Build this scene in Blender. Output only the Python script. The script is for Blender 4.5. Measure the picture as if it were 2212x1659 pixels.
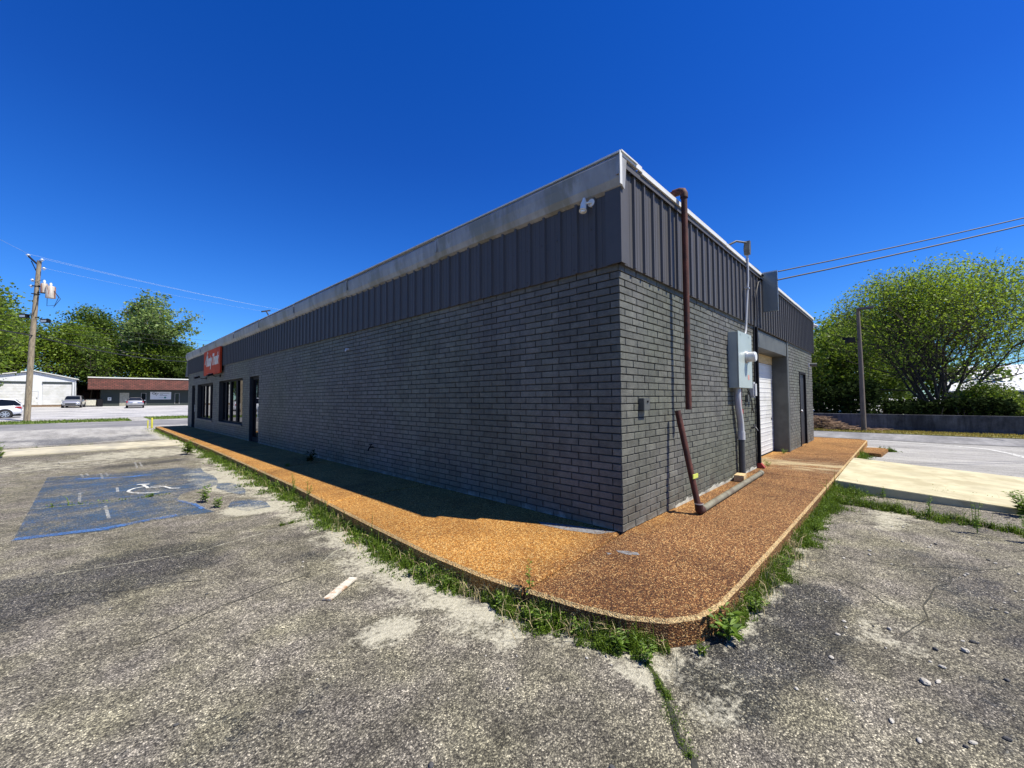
import bpy, bmesh, math, random
import numpy as np
from mathutils import Vector, Matrix, noise as mnoise
R = math.radians
for o in list(bpy.data.objects): bpy.data.objects.remove(o)
scn = bpy.context.scene
col = scn.collection

# ------------------------------------------------------------------ camera
YAW, PITCH, ROLL = 0.764351, 0.035812, -0.005936
f0 = Vector((math.cos(YAW), math.sin(YAW), 0)); r0 = Vector((math.sin(YAW), -math.cos(YAW), 0)); u0 = Vector((0, 0, 1))
fw = f0*math.cos(PITCH)+u0*math.sin(PITCH); up = u0*math.cos(PITCH)-f0*math.sin(PITCH)
rt = r0*math.cos(ROLL)+up*math.sin(ROLL); up = up*math.cos(ROLL)-r0*math.sin(ROLL)
cam = bpy.data.objects.new('camera', bpy.data.cameras.new('camera')); col.objects.link(cam)
m = Matrix((rt, up, -fw)).transposed().to_4x4(); m.translation = (-3.7332, -2.0623, 1.505)
cam.matrix_world = m
cam.data.sensor_width = 36; cam.data.lens = 36*881.8/2212
cam.data.clip_start = .05; cam.data.clip_end = 3000
scn.camera = cam

# ------------------------------------------------------------------ light
SUN_EL = R(59.0)
sun_h = Vector((.40, -.917, 0)).normalized()
to_sun = sun_h*math.cos(SUN_EL)+Vector((0, 0, math.sin(SUN_EL)))
sl = bpy.data.lights.new('sun', 'SUN'); sl.energy = 5.0; sl.angle = R(.5); sl.color = (1, .94, .82)
so = bpy.data.objects.new('sun', sl); col.objects.link(so)
so.rotation_euler = (-to_sun).to_track_quat('-Z', 'Y').to_euler(); so.location = (0, 0, 60)
w = bpy.data.worlds.new('World'); scn.world = w; w.use_nodes = True
nt = w.node_tree; bg = nt.nodes['Background']
sky = nt.nodes.new('ShaderNodeTexSky'); sky.sky_type = 'NISHITA'; sky.sun_disc = False
sky.sun_elevation = SUN_EL; sky.sun_rotation = math.atan2(sun_h.x, sun_h.y)
sky.altitude = 300; sky.air_density = 1.15; sky.dust_density = .15; sky.ozone_density = 5.0
hs = nt.nodes.new('ShaderNodeHueSaturation'); hs.inputs['Saturation'].default_value = 1.34; hs.inputs['Value'].default_value = .90
tn = nt.nodes.new('ShaderNodeMix'); tn.data_type = 'RGBA'; tn.blend_type = 'MULTIPLY'; tn.inputs[0].default_value = 1; tn.inputs[7].default_value = (.80, .94, 1.75, 1)
nt.links.new(sky.outputs[0], hs.inputs['Color']); nt.links.new(hs.outputs[0], tn.inputs[6]); 
tc = nt.nodes.new('ShaderNodeTexCoord'); sx = nt.nodes.new('ShaderNodeSeparateXYZ'); nt.links.new(tc.outputs['Generated'], sx.inputs[0])
mr = nt.nodes.new('ShaderNodeMapRange'); mr.inputs['From Min'].default_value = 0; mr.inputs['From Max'].default_value = .5; nt.links.new(sx.outputs[2], mr.inputs[0])
hz = nt.nodes.new('ShaderNodeMix'); hz.data_type = 'RGBA'; nt.links.new(mr.outputs[0], hz.inputs[0]); hz.inputs[6].default_value = (1.05, 1.5, 1.2, 1); hz.inputs[7].default_value = (1, 1, 1, 1)
t2 = nt.nodes.new('ShaderNodeMix'); t2.data_type = 'RGBA'; t2.blend_type = 'MULTIPLY'; t2.inputs[0].default_value = 1
nt.links.new(tn.outputs[2], t2.inputs[6]); nt.links.new(hz.outputs[2], t2.inputs[7]); nt.links.new(t2.outputs[2], bg.inputs[0])
bg.inputs[1].default_value = .055
scn.view_settings.view_transform = 'Standard'; scn.view_settings.look = 'None'
scn.view_settings.exposure = 0.75; scn.view_settings.gamma = 1
scn.render.engine = 'CYCLES'
scn.cycles.max_bounces = 6; scn.cycles.diffuse_bounces = 3; scn.cycles.transparent_max_bounces = 12

# ------------------------------------------------------------------ helpers
class MB:
    def __init__(s): s.v = []; s.f = []; s.sm = []
    def add(s, vs, fs, smooth=False):
        n = len(s.v); s.v += [tuple(p) for p in vs]; s.f += [tuple(i+n for i in f) for f in fs]; s.sm += [smooth]*len(fs); return s
    def box(s, x0, x1, y0, y1, z0, z1, rz=0, c=None, b=0):
        vs = [(x, y, z) for z in (z0, z1) for y in (y0, y1) for x in (x0, x1)]
        if rz:
            cx, cy = c or ((x0+x1)/2, (y0+y1)/2); ca, sa = math.cos(rz), math.sin(rz)
            vs = [(cx+(x-cx)*ca-(y-cy)*sa, cy+(x-cx)*sa+(y-cy)*ca, z) for x, y, z in vs]
        return s.add(vs, [(0, 2, 3, 1), (4, 5, 7, 6), (0, 1, 5, 4), (2, 6, 7, 3), (0, 4, 6, 2), (1, 3, 7, 5)])
    def tube(s, pts, r, n=8, cap=True, smooth=True):
        pts = [Vector(p) for p in pts]; rs = r if isinstance(r, (list, tuple)) else [r]*len(pts)
        vs = []; fs = []
        T = (pts[1]-pts[0]).normalized(); a = Vector((0, 0, 1)) if abs(T.z) < .9 else Vector((1, 0, 0))
        X = T.cross(a).normalized()
        for i, p in enumerate(pts):
            if i == 0: t = pts[1]-pts[0]
            elif i == len(pts)-1: t = pts[-1]-pts[-2]
            else: t = (pts[i+1]-p).normalized()+(p-pts[i-1]).normalized()
            t.normalize(); X = (X-t*X.dot(t)); X.normalize(); Y = t.cross(X)
            for k in range(n):
                q = 2*math.pi*k/n; vs.append(p+X*(math.cos(q)*rs[i])+Y*(math.sin(q)*rs[i]))
        for i in range(len(pts)-1):
            for k in range(n): fs.append((i*n+k, i*n+(k+1) % n, (i+1)*n+(k+1) % n, (i+1)*n+k))
        s.add(vs, fs, smooth)
        if cap: s.add(vs[:n], [tuple(range(n))[::-1]]); s.add(vs[-n:], [tuple(range(n))])
        return s
    def prism(s, poly, axis, a, b):
        """poly of 2-D points extruded along axis (0,1,2) from a to b"""
        def P(q, t):
            l = list(q); l.insert(axis, t); return tuple(l)
        n = len(poly); vs = [P(q, a) for q in poly]+[P(q, b) for q in poly]
        fs = [(i, (i+1) % n, n+(i+1) % n, n+i) for i in range(n)]+[tuple(range(n))[::-1], tuple(range(n, 2*n))]
        return s.add(vs, fs)
    def sphere(s, c, r, n=10, sc=(1, 1, 1)):
        vs = []; fs = []; m_ = n//2
        for i in range(m_+1):
            a = math.pi*i/m_
            for k in range(n):
                q = 2*math.pi*k/n; vs.append((c[0]+r*sc[0]*math.sin(a)*math.cos(q), c[1]+r*sc[1]*math.sin(a)*math.sin(q), c[2]+r*sc[2]*math.cos(a)))
        for i in range(m_):
            for k in range(n): fs.append((i*n+k, (i+1)*n+k, (i+1)*n+(k+1) % n, i*n+(k+1) % n))
        return s.add(vs, fs, True)
    def build(s, name, mat, parent=None, bevel=0, fix=True, loc=None):
        me = bpy.data.meshes.new(name); me.from_pydata(s.v, [], s.f); me.materials.append(mat)
        me.polygons.foreach_set('use_smooth', s.sm)
        if fix and len(s.f) < 60000:
            bm = bmesh.new(); bm.from_mesh(me); bmesh.ops.remove_doubles(bm, verts=bm.verts, dist=1e-5) if len(s.v) < 5000 and bevel else None
            bmesh.ops.recalc_face_normals(bm, faces=bm.faces)
            if bevel: bmesh.ops.bevel(bm, geom=[e for e in bm.edges if e.is_manifold and e.calc_face_angle(0) > .5], offset=bevel, segments=2, affect='EDGES', clamp_overlap=True)
            bm.to_mesh(me); bm.free()
        me.update()
        o = bpy.data.objects.new(name, me); col.objects.link(o)
        if parent:
            o.parent = parent; o.matrix_parent_inverse = parent.matrix_basis.inverted()
        return o

def tag(o, label=None, cat=None, group=None, kind=None):
    if label: o['label'] = label
    if cat: o['category'] = cat
    if group: o['group'] = group
    if kind: o['kind'] = kind
    return o
def empty(name, loc, label, cat, group=None, rz=0):
    o = bpy.data.objects.new(name, None); o.location = loc; o.rotation_euler.z = rz; o.empty_display_size = .2
    col.objects.link(o); return tag(o, label, cat, group)
def copy_thing(root, loc, rz=0, sc=1, label=None, group=None):
    r = root.copy(); col.objects.link(r); r.location = loc; r.rotation_euler.z = rz; r.scale = (sc,)*3 if not hasattr(sc, '__len__') else sc
    if label: r['label'] = label
    if group: r['group'] = group
    for ch in root.children:
        c = ch.copy(); col.objects.link(c); c.parent = r
        for g in ch.children:
            d = g.copy(); col.objects.link(d); d.parent = c
    return r

# ---- materials
def new_mat(name):
    m_ = bpy.data.materials.new(name); m_.use_nodes = True; nt = m_.node_tree
    return m_, nt, nt.nodes['Principled BSDF']
def N(nt, t, **kw):
    n = nt.nodes.new(t)
    for k, v in kw.items(): setattr(n, k, v)
    return n
def ramp(nt, fac, stops):
    r = N(nt, 'ShaderNodeValToRGB'); e = r.color_ramp.elements
    while len(e) < len(stops): e.new(.5)
    for i, (p, c) in enumerate(stops):
        e[i].position = p; e[i].color = (c if hasattr(c, '__len__') else (c, c, c))+((1,) if not hasattr(c, '__len__') or len(c) == 3 else ())
    nt.links.new(fac, r.inputs[0]); return r.outputs[0]
def mixc(nt, fac, a, b, mode='MIX'):
    n = N(nt, 'ShaderNodeMix', data_type='RGBA', blend_type=mode)
    for sock, v in ((n.inputs[0], fac), (n.inputs[6], a), (n.inputs[7], b)):
        if isinstance(v, (int, float)): sock.default_value = v if sock.type == 'VALUE' else (v, v, v, 1)
        elif isinstance(v, tuple): sock.default_value = v+(1,) if len(v) == 3 else v
        else: nt.links.new(v, sock)
    return n.outputs[2]
def math_(nt, op, a, b=0, c=None, clamp=False):
    n = N(nt, 'ShaderNodeMath', operation=op, use_clamp=clamp)
    for i, v in enumerate((a, b) if c is None else (a, b, c)):
        if isinstance(v, (int, float)): n.inputs[i].default_value = v
        else: nt.links.new(v, n.inputs[i])
    return n.outputs[0]
def pos(nt, scale=(1, 1, 1)):
    g = N(nt, 'ShaderNodeTexCoord'); mp = N(nt, 'ShaderNodeMapping'); mp.inputs['Scale'].default_value = scale
    nt.links.new(g.outputs['Object'], mp.inputs[0]); return mp.outputs[0]
def noise(nt, vec, scale, detail=4, rough=.55, dist=0):
    n = N(nt, 'ShaderNodeTexNoise'); n.inputs['Scale'].default_value = scale; n.inputs['Detail'].default_value = detail
    n.inputs['Roughness'].default_value = rough; n.inputs['Distortion'].default_value = dist
    nt.links.new(vec, n.inputs['Vector']); return n.outputs['Fac']
def voro(nt, vec, scale, feature='F1', out='Distance', rnd=1):
    n = N(nt, 'ShaderNodeTexVoronoi', feature=feature); n.inputs['Scale'].default_value = scale; n.inputs['Randomness'].default_value = rnd
    nt.links.new(vec, n.inputs['Vector']); return n.outputs[out]
def bump(nt, b, h, strength=.3, dist=.01):
    n = N(nt, 'ShaderNodeBump'); n.inputs['Strength'].default_value = strength; n.inputs['Distance'].default_value = dist
    nt.links.new(h, n.inputs['Height']); nt.links.new(n.outputs[0], b.inputs['Normal'])
def mat(name, c, rough=.6, metal=0, var=.25, scale=6, c2=None, bmp=.15, bscale=60, stretch=(1, 1, 1), spec=.5, island=0, detail=5):
    m_, nt, b = new_mat(name); p = pos(nt, stretch)
    n1 = noise(nt, p, scale, detail, .6)
    dark = tuple(v*(1-var) for v in c); light = tuple(min(1, v*(1+var)) for v in c)
    colr = ramp(nt, n1, [(.3, dark), (.7, light)])
    if c2:
        n2 = noise(nt, p, scale*.45, 6, .65, .3); colr = mixc(nt, ramp(nt, n2, [(.5, 0.0), (.6, 1.0)]), colr, c2)
    if island:
        g = N(nt, 'ShaderNodeNewGeometry'); v = ramp(nt, g.outputs['Random Per Island'], [(0, 1-island), (1, 1+island)]) if island < .0 else None
        mr = N(nt, 'ShaderNodeMapRange'); mr.inputs['To Min'].default_value = 1-island; mr.inputs['To Max'].default_value = 1+island
        nt.links.new(g.outputs['Random Per Island'], mr.inputs[0])
        vm = N(nt, 'ShaderNodeVectorMath', operation='SCALE'); nt.links.new(colr, vm.inputs[0]); nt.links.new(mr.outputs[0], vm.inputs['Scale']); colr = vm.outputs[0]
    nt.links.new(colr, b.inputs['Base Color'])
    b.inputs['Roughness'].default_value = rough; b.inputs['Metallic'].default_value = metal
    b.inputs['Specular IOR Level'].default_value = spec
    if bmp: bump(nt, b, noise(nt, p, bscale, 3), bmp, .005)
    return m_
def leaf_mat(name, c1, c2, trans=.35, rough=.55, ns=.5):
    m_, nt, b = new_mat(name); g = N(nt, 'ShaderNodeNewGeometry')
    p = pos(nt); n1 = noise(nt, p, ns, 3)
    f = math_(nt, 'ADD', math_(nt, 'MULTIPLY', g.outputs['Random Per Island'], .55), math_(nt, 'MULTIPLY', n1, .5))
    colr = ramp(nt, f, [(.25, c1), (.8, c2)])
    nt.links.new(colr, b.inputs['Base Color']); b.inputs['Roughness'].default_value = rough; b.inputs['Specular IOR Level'].default_value = .3 if rough < .8 else .02
    t = N(nt, 'ShaderNodeBsdfTranslucent'); nt.links.new(mixc(nt, .5, colr, tuple(min(1, v*1.6) for v in c2)), t.inputs[0])
    mx = N(nt, 'ShaderNodeMixShader'); mx.inputs[0].default_value = trans
    nt.links.new(b.outputs[0], mx.inputs[1]); nt.links.new(t.outputs[0], mx.inputs[2])
    nt.links.new(mx.outputs[0], nt.nodes['Material Output'].inputs[0]); return m_

M = {}
# asphalt ----------------------------------------------------------
def asphalt(name, base=1.0, use_attr=True, pale=False):
    m_, nt, b = new_mat(name); p = pos(nt)
    wob = N(nt, 'ShaderNodeTexNoise'); wob.inputs['Scale'].default_value = 70; nt.links.new(p, wob.inputs['Vector'])
    va = N(nt, 'ShaderNodeVectorMath', operation='MULTIPLY_ADD'); nt.links.new(wob.outputs['Color'], va.inputs[0]); va.inputs[1].default_value = (.012,)*3; nt.links.new(p, va.inputs[2])
    vc = voro(nt, va.outputs[0], 135, 'F1', 'Color'); sep = N(nt, 'ShaderNodeSeparateColor'); nt.links.new(vc, sep.inputs[0])
    vd = voro(nt, va.outputs[0], 135, 'F1', 'Distance')
    n_big = noise(nt, p, .55, 6, .6); n_mid = noise(nt, p, 4.5, 6, .65); n_fine = noise(nt, p, 34, 4, .7); n_m2 = noise(nt, p, 14, 4, .75)
    stone = ramp(nt, sep.outputs[0], [(0, (.045, .042, .038)), (.3, (.10, .095, .080)), (.6, (.175, .165, .135)), (.85, (.25, .235, .188)), (.96, (.42, .395, .32))])
    gap = ramp(nt, vd, [(.42, 1.0), (.72, .45)])
    c = mixc(nt, 1.0, stone, gap, 'MULTIPLY')
    mod = ramp(nt, n_mid, [(.35, .74), (.62, 1.32)]); c = mixc(nt, 1.0, c, mod, 'MULTIPLY')
    mod = ramp(nt, n_big, [(.32, .72), (.66, 1.35)]); c = mixc(nt, 1.0, c, mod, 'MULTIPLY')
    mod = ramp(nt, n_fine, [(.3, .6), (.7, 1.42)]); c = mixc(nt, 1.0, c, mod, 'MULTIPLY')
    mod = ramp(nt, n_m2, [(.3, .72), (.7, 1.3)]); c = mixc(nt, 1.0, c, mod, 'MULTIPLY')
    tintn = noise(nt, p, 1.9, 3); c = mixc(nt, 1.0, c, ramp(nt, tintn, [(.35, (1.02, .98, .99)), (.65, (1.05, 1.03, .88))]), 'MULTIPLY')
    if use_attr:
        def attr(nm):
            a = N(nt, 'ShaderNodeAttribute'); a.attribute_name = nm; return a.outputs['Fac']
        jit = math_(nt, 'ADD', math_(nt, 'MULTIPLY', math_(nt, 'SUBTRACT', n_mid, .5), 2.3), math_(nt, 'MULTIPLY', math_(nt, 'SUBTRACT', n_fine, .5), 1.5))
        def mask(nm, lo=.3, hi=.8):
            return ramp(nt, math_(nt, 'ADD', attr(nm), math_(nt, 'MULTIPLY', jit, ramp(nt, attr(nm), [(0, 0.0), (.15, 1.0)]))), [(lo, 0.0), (hi, 1.0)])
        pale_c = mixc(nt, 1.0, mixc(nt, .7, c, (.42, .415, .40)), ramp(nt, n_fine, [(.3, .8), (.7, 1.2)]), 'MULTIPLY')
        pale_c = mixc(nt, 1.0, pale_c, ramp(nt, noise(nt, pos(nt, (1.3, .22, 1)), 1.0, 6, .75), [(.36, .66), (.60, 1.12)]), 'MULTIPLY')
        c = mixc(nt, mask('pale', .2, .9), c, pale_c)
        c = mixc(nt, math_(nt, 'MULTIPLY', mask('tar', .42, .66), ramp(nt, sep.outputs[1], [(.66, 1.0), (.74, .25)])), c, mixc(nt, 1.0, c, (.26, .28, .33), 'MULTIPLY'))
        dust_c = mixc(nt, ramp(nt, n_fine, [(.35, 0.0), (.65, 1.0)]), (.33, .31, .235), (.50, .475, .37))
        c = mixc(nt, math_(nt, 'MULTIPLY', mask('dust', .35, .80), .85), c, dust_c)
    if base != 1: c = mixc(nt, 1.0, c, base, 'MULTIPLY')
    nt.links.new(c, b.inputs['Base Color']); b.inputs['Roughness'].default_value = .9; b.inputs['Specular IOR Level'].default_value = .25
    h = math_(nt, 'ADD', math_(nt, 'MULTIPLY', vd, -.7), math_(nt, 'MULTIPLY', n_fine, .9)); bump(nt, b, h, .75, .012)
    return m_
M['asphalt'] = asphalt('asphalt')
def road_mat(name, k):
    m_, nt, b = new_mat(name); p = pos(nt)
    n1 = noise(nt, p, .35, 6, .65); n2 = noise(nt, p, 6, 6, .75); n3 = noise(nt, pos(nt, (.15, 1.2, 1)), 1.3, 5, .7)
    c = ramp(nt, n1, [(.3, (.10*k, .10*k, .105*k)), (.7, (.2*k, .197*k, .19*k))])
    c = mixc(nt, 1.0, c, ramp(nt, n2, [(.3, .65), (.7, 1.35)]), 'MULTIPLY'); c = mixc(nt, 1.0, c, ramp(nt, n3, [(.35, .75), (.65, 1.25)]), 'MULTIPLY')
    nt.links.new(c, b.inputs['Base Color']); b.inputs['Roughness'].default_value = .92
    bump(nt, b, n2, .3, .02); return m_
M['road'] = road_mat('road', 1.15); M['far_lot'] = road_mat('far_lot', 2.3)

def aggregate(name, pale=0):
    m_, nt, b = new_mat(name); p = pos(nt)
    vc = voro(nt, p, 120, 'F1', 'Color'); sep = N(nt, 'ShaderNodeSeparateColor'); nt.links.new(vc, sep.inputs[0])
    vd = voro(nt, p, 120, 'F1', 'Distance')
    nf = noise(nt, p, 30, 4, .7); nm = noise(nt, p, 2.2, 5, .65); nl = noise(nt, p, .7, 4)
    sep2 = N(nt, 'ShaderNodeSeparateXYZ'); nt.links.new(p, sep2.inputs[0])
    orange = ramp(nt, sep.outputs[0], [(0, (.18, .062, .010)), (.3, (.36, .15, .026)), (.6, (.50, .235, .048)), (.85, (.64, .36, .095)), (1, (.78, .56, .24))])
    brown = ramp(nt, sep.outputs[0], [(0, (.045, .016, .006)), (.35, (.15, .060, .019)), (.65, (.26, .115, .036)), (.86, (.46, .235, .080)), (1, (.72, .50, .22))])
    # browner weathering on the southern walk, more orange on the western one
    fac = math_(nt, 'ADD', math_(nt, 'MULTIPLY', math_(nt, 'SUBTRACT', sep2.outputs[1], -.18), 2.2), math_(nt, 'MULTIPLY', math_(nt, 'SUBTRACT', nm, .5), 1.8), clamp=True)
    fac2 = math_(nt, 'MULTIPLY', math_(nt, 'SUBTRACT', sep2.outputs[0], 6.5), .12, clamp=True)
    fac = math_(nt, 'MAXIMUM', fac, fac2)
    c = mixc(nt, fac, brown, orange)
    gap = ramp(nt, vd, [(.45, 1.0), (.8, .5)]); c = mixc(nt, 1.0, c, gap, 'MULTIPLY')
    c = mixc(nt, 1.0, c, ramp(nt, nf, [(.3, .6), (.7, 1.4)]), 'MULTIPLY')
    c = mixc(nt, 1.0, c, ramp(nt, nl, [(.3, .80), (.7, 1.12)]), 'MULTIPLY')
    # cement smeared over the crossing in front of the garage door
    x = sep2.outputs[0]
    band = math_(nt, 'MULTIPLY', math_(nt, 'SUBTRACT', 1.0, math_(nt, 'ABSOLUTE', math_(nt, 'DIVIDE', math_(nt, 'SUBTRACT', x, 6.1), 1.9))), 1.3)
    st = noise(nt, pos(nt, (2.6, .45, 1)), 2.2, 6, .75, .4)
    bm_ = ramp(nt, math_(nt, 'ADD', math_(nt, 'MULTIPLY', band, .255), st), [(.74, 0.0), (.84, 1.0)])
    c = mixc(nt, math_(nt, 'MULTIPLY', bm_, .85), c, mixc(nt, nf, (.38, .30, .16), (.52, .44, .26)))
    c = mixc(nt, 1.0, c, ramp(nt, noise(nt, p, 1.1, 7, .8, .3), [(.38, (.66, .62, .60)), (.52, (1.0, 1.0, 1.0))]), 'MULTIPLY')
    if pale: c = mixc(nt, ramp(nt, noise(nt, p, 55, 4, .7), [(.40, .15), (.62, pale)]), c, (.62, .48, .24))
    nt.links.new(c, b.inputs['Base Color']); b.inputs['Roughness'].default_value = .85; b.inputs['Specular IOR Level'].default_value = .3
    bump(nt, b, math_(nt, 'ADD', math_(nt, 'MULTIPLY', vd, -1), math_(nt, 'MULTIPLY', nf, .5)), .85, .012); return m_
M['aggregate'] = aggregate('exposed_aggregate')

M['arris'] = aggregate('worn_walk_edge', .8)
M['concrete'] = mat('concrete', (.43, .39, .25), .85, var=.2, scale=3, c2=(.34, .30, .18), bmp=.4, bscale=80)
M['concrete_old'] = mat('old_concrete', (.42, .385, .28), .9, var=.25, scale=2.5, c2=(.30, .28, .22), bmp=.4, bscale=60)
def brickmat():
    m_, nt, b = new_mat('painted_brick'); p = pos(nt); g = N(nt, 'ShaderNodeNewGeometry')
    n1 = noise(nt, p, 9, 6, .7); n2 = noise(nt, p, 90, 4, .7); n3 = noise(nt, pos(nt, (1, 1, 4)), 40, 4, .7); n4 = noise(nt, p, .45, 3)
    c = ramp(nt, n1, [(.3, (.082, .081, .072)), (.7, (.132, .130, .116))])
    c = mixc(nt, 1.0, c, ramp(nt, n3, [(.3, .75), (.7, 1.3)]), 'MULTIPLY')
    c = mixc(nt, 1.0, c, ramp(nt, g.outputs['Random Per Island'], [(0, .84), (1, 1.16)]), 'MULTIPLY')
    c = mixc(nt, ramp(nt, n4, [(.42, 0.0), (.6, .9)]), c, mixc(nt, 1.0, c, (1.0, 1.07, .92), 'MULTIPLY'))
    c = mixc(nt, 1.0, c, ramp(nt, noise(nt, pos(nt, (1, 1, .35)), 1.3, 6, .75), [(.35, .82), (.65, 1.2)]), 'MULTIPLY')
    c = mixc(nt, math_(nt, 'MULTIPLY', ramp(nt, noise(nt, p, 17, 7, .8), [(.66, 0.0), (.74, 1.0)]), .35), c, (.26, .26, .24))
    # pale scuffs and efflorescence just above the walk
    s = N(nt, 'ShaderNodeSeparateXYZ'); nt.links.new(p, s.inputs[0])
    low = math_(nt, 'MULTIPLY', math_(nt, 'SUBTRACT', .27, s.outputs[2]), 7.0, clamp=True)
    sc = ramp(nt, math_(nt, 'ADD', math_(nt, 'MULTIPLY', low, .35), noise(nt, p, 5, 6, .7)), [(.66, 0.0), (.82, 1.0)])
    c = mixc(nt, math_(nt, 'MULTIPLY', sc, .6), c, (.34, .34, .31))
    run_ = noise(nt, pos(nt, (3.2, 3.2, .22)), 1.6, 5, .7)
    c = mixc(nt, math_(nt, 'MULTIPLY', ramp(nt, run_, [(.58, 0.0), (.70, 1.0)]), .28), c, (.045, .043, .036))
    dirt = math_(nt, 'MULTIPLY', math_(nt, 'SUBTRACT', .62, s.outputs[2]), 2.4, clamp=True)
    c = mixc(nt, math_(nt, 'MULTIPLY', math_(nt, 'MULTIPLY', dirt, ramp(nt, noise(nt, p, 3.2, 6, .75), [(.42, 0.0), (.62, 1.0)])), .5), c, (.10, .080, .055))
    nt.links.new(c, b.inputs['Base Color']); b.inputs['Roughness'].default_value = .55; b.inputs['Specular IOR Level'].default_value = .25
    bump(nt, b, math_(nt, 'ADD', n2, n3), .45, .006); return m_
M['brick'] = brickmat()
M['mortar'] = mat('shade_dark_mortar', (.024, .025, .025), .8, var=.2, bmp=.3)  # painted mortar, base darkened to carry the shade of the deeply raked joints
M['footing'] = mat('footing', (.42, .42, .36), .9, var=.3, scale=8, c2=(.2, .2, .18))
M['clad'] = mat('dark_grey_cladding', (.077, .074, .073), .5, 0, var=.08, scale=3, bmp=.05, bscale=3, spec=.25, stretch=(1, 1, .3), island=0)
M['clad_trim'] = mat('cladding_trim', (.062, .060, .060), .6, var=.08, bmp=0)
M['fascia'] = mat('weathered_fascia', (.30, .30, .29), .55, .25, var=.22, scale=5, c2=(.22, .215, .18), bmp=.1, bscale=8, stretch=(1, 1, .35))
M['coping'] = mat('white_coping', (.60, .60, .56), .5, var=.08, bmp=.1)
M['roof'] = mat('roof_membrane', (.55, .55, .53), .8, var=.1)
M['greypaint'] = mat('grey_painted_steel', (.078, .083, .076), .55, var=.2, scale=3, c2=(.06, .064, .058), bmp=.15)
M['black'] = mat('black_frame', (.010, .010, .012), .7, var=.1, bmp=0, spec=.15)
M['doorwhite'] = mat('white_painted_door', (.60, .60, .58), .45, var=.09, scale=2, c2=(.52, .52, .48), bmp=.15, bscale=15)
M['wood'] = mat('raw_wood', (.50, .36, .18), .8, var=.25, scale=5, stretch=(1, 8, 8), bmp=.3)
M['plank'] = mat('painted_plank', (.50, .46, .38), .8, var=.25, scale=9, c2=(.36, .22, .12), bmp=.3, stretch=(3, 3, 3))
M['rust'] = mat('rusty_iron', (.085, .026, .017), .75, .2, var=.4, scale=9, c2=(.045, .017, .014), bmp=.5, bscale=90)
M['oldpipe'] = mat('grey_green_pipe', (.16, .15, .105), .7, var=.25, scale=12, c2=(.11, .09, .06), bmp=.3)
M['pvc'] = mat('grey_pvc', (.42, .43, .44), .45, var=.06, bmp=.05)
M['pvcdark'] = mat('dark_painted_pvc', (.05, .052, .055), .45, var=.1, bmp=.05)
M['panelgrey'] = mat('pale_green_grey_enamel', (.36, .42, .40), .35, .1, var=.08, scale=3, bmp=.05, bscale=20)
M['galv'] = mat('galvanised_steel', (.55, .56, .57), .4, .6, var=.12, scale=10, bmp=.08)
M['bladegrey'] = mat('blade_sign_panel', (.20, .235, .24), .22, .3, var=.1, scale=2, bmp=.03)
M['white'] = mat('white_plastic', (.75, .75, .70), .4, var=.06, bmp=0)
M['redsign'] = mat('red_sign_face', (.50, .055, .016), .6, var=.18, scale=1.4, c2=(.40, .045, .012), bmp=0, spec=.12)
M['redpaint'] = mat('red_paint', (.28, .025, .02), .6, var=.15)
M['yellow'] = mat('yellow_paint', (.45, .42, .04), .5, var=.15, bmp=.1)
M['yellowtag'] = mat('yellow_tag', (.5, .55, .10), .6, var=.15)
M['cable'] = mat('black_cable', (.012, .012, .013), .6, var=.1, bmp=0)
M['cablepale'] = mat('bare_aluminium_wire', (.30, .38, .50), .6, .0, var=.05, bmp=0)
M['polewood'] = mat('weathered_pole_wood', (.27, .22, .15), .9, var=.3, scale=6, c2=(.15, .12, .085), stretch=(4, 4, .5), bmp=.4, bscale=30)
M['polewood2'] = mat('dark_pole_wood', (.13, .105, .085), .9, var=.3, scale=6, stretch=(4, 4, .5), bmp=.4)
M['tank'] = mat('rust_streaked_tank', (.42, .38, .33), .6, .1, var=.2, scale=3, c2=(.26, .10, .05), stretch=(3, 3, .5))
M['porcelain'] = mat('porcelain', (.7, .72, .76), .25, var=.05, bmp=0)
M['whmetal'] = mat('white_metal_siding', (.62, .64, .66), .5, var=.08, scale=1.5, stretch=(6, 6, .4), bmp=.08, bscale=20)
M['darkgreenwall'] = mat('dark_green_wall', (.030, .040, .036), .8, var=.12, bmp=.2)
def shingle():
    m_, nt, b = new_mat('red_brown_shingles'); p = pos(nt, (1, 1, 1))
    br = N(nt, 'ShaderNodeTexBrick'); br.inputs['Scale'].default_value = 1; br.inputs['Brick Width'].default_value = .5; br.inputs['Row Height'].default_value = .2
    br.inputs['Mortar Size'].default_value = .03; br.inputs['Color1'].default_value = (.075, .024, .017, 1); br.inputs['Color2'].default_value = (.125, .038, .028, 1); br.inputs['Mortar'].default_value = (.02, .009, .007, 1)
    mp = N(nt, 'ShaderNodeMapping'); mp.inputs['Rotation'].default_value = (R(90), 0, 0); nt.links.new(p, mp.inputs[0]); nt.links.new(mp.outputs[0], br.inputs[0])
    c = mixc(nt, 1.0, br.outputs[0], ramp(nt, noise(nt, p, 1.5, 5, .7), [(.3, .7), (.7, 1.35)]), 'MULTIPLY')
    nt.links.new(c, b.inputs['Base Color']); b.inputs['Roughness'].default_value = .9; return m_
M['shingle'] = shingle()
M['bark'] = mat('bark', (.055, .043, .032), .9, var=.35, scale=8, bmp=.5, bscale=20)
M['barkpale'] = mat('pale_bark', (.22, .20, .16), .9, var=.35, scale=5, bmp=.4)
M['brush'] = mat('dry_brush', (.20, .13, .08), .9, var=.4, scale=5, island=.4, bmp=0)
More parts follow.
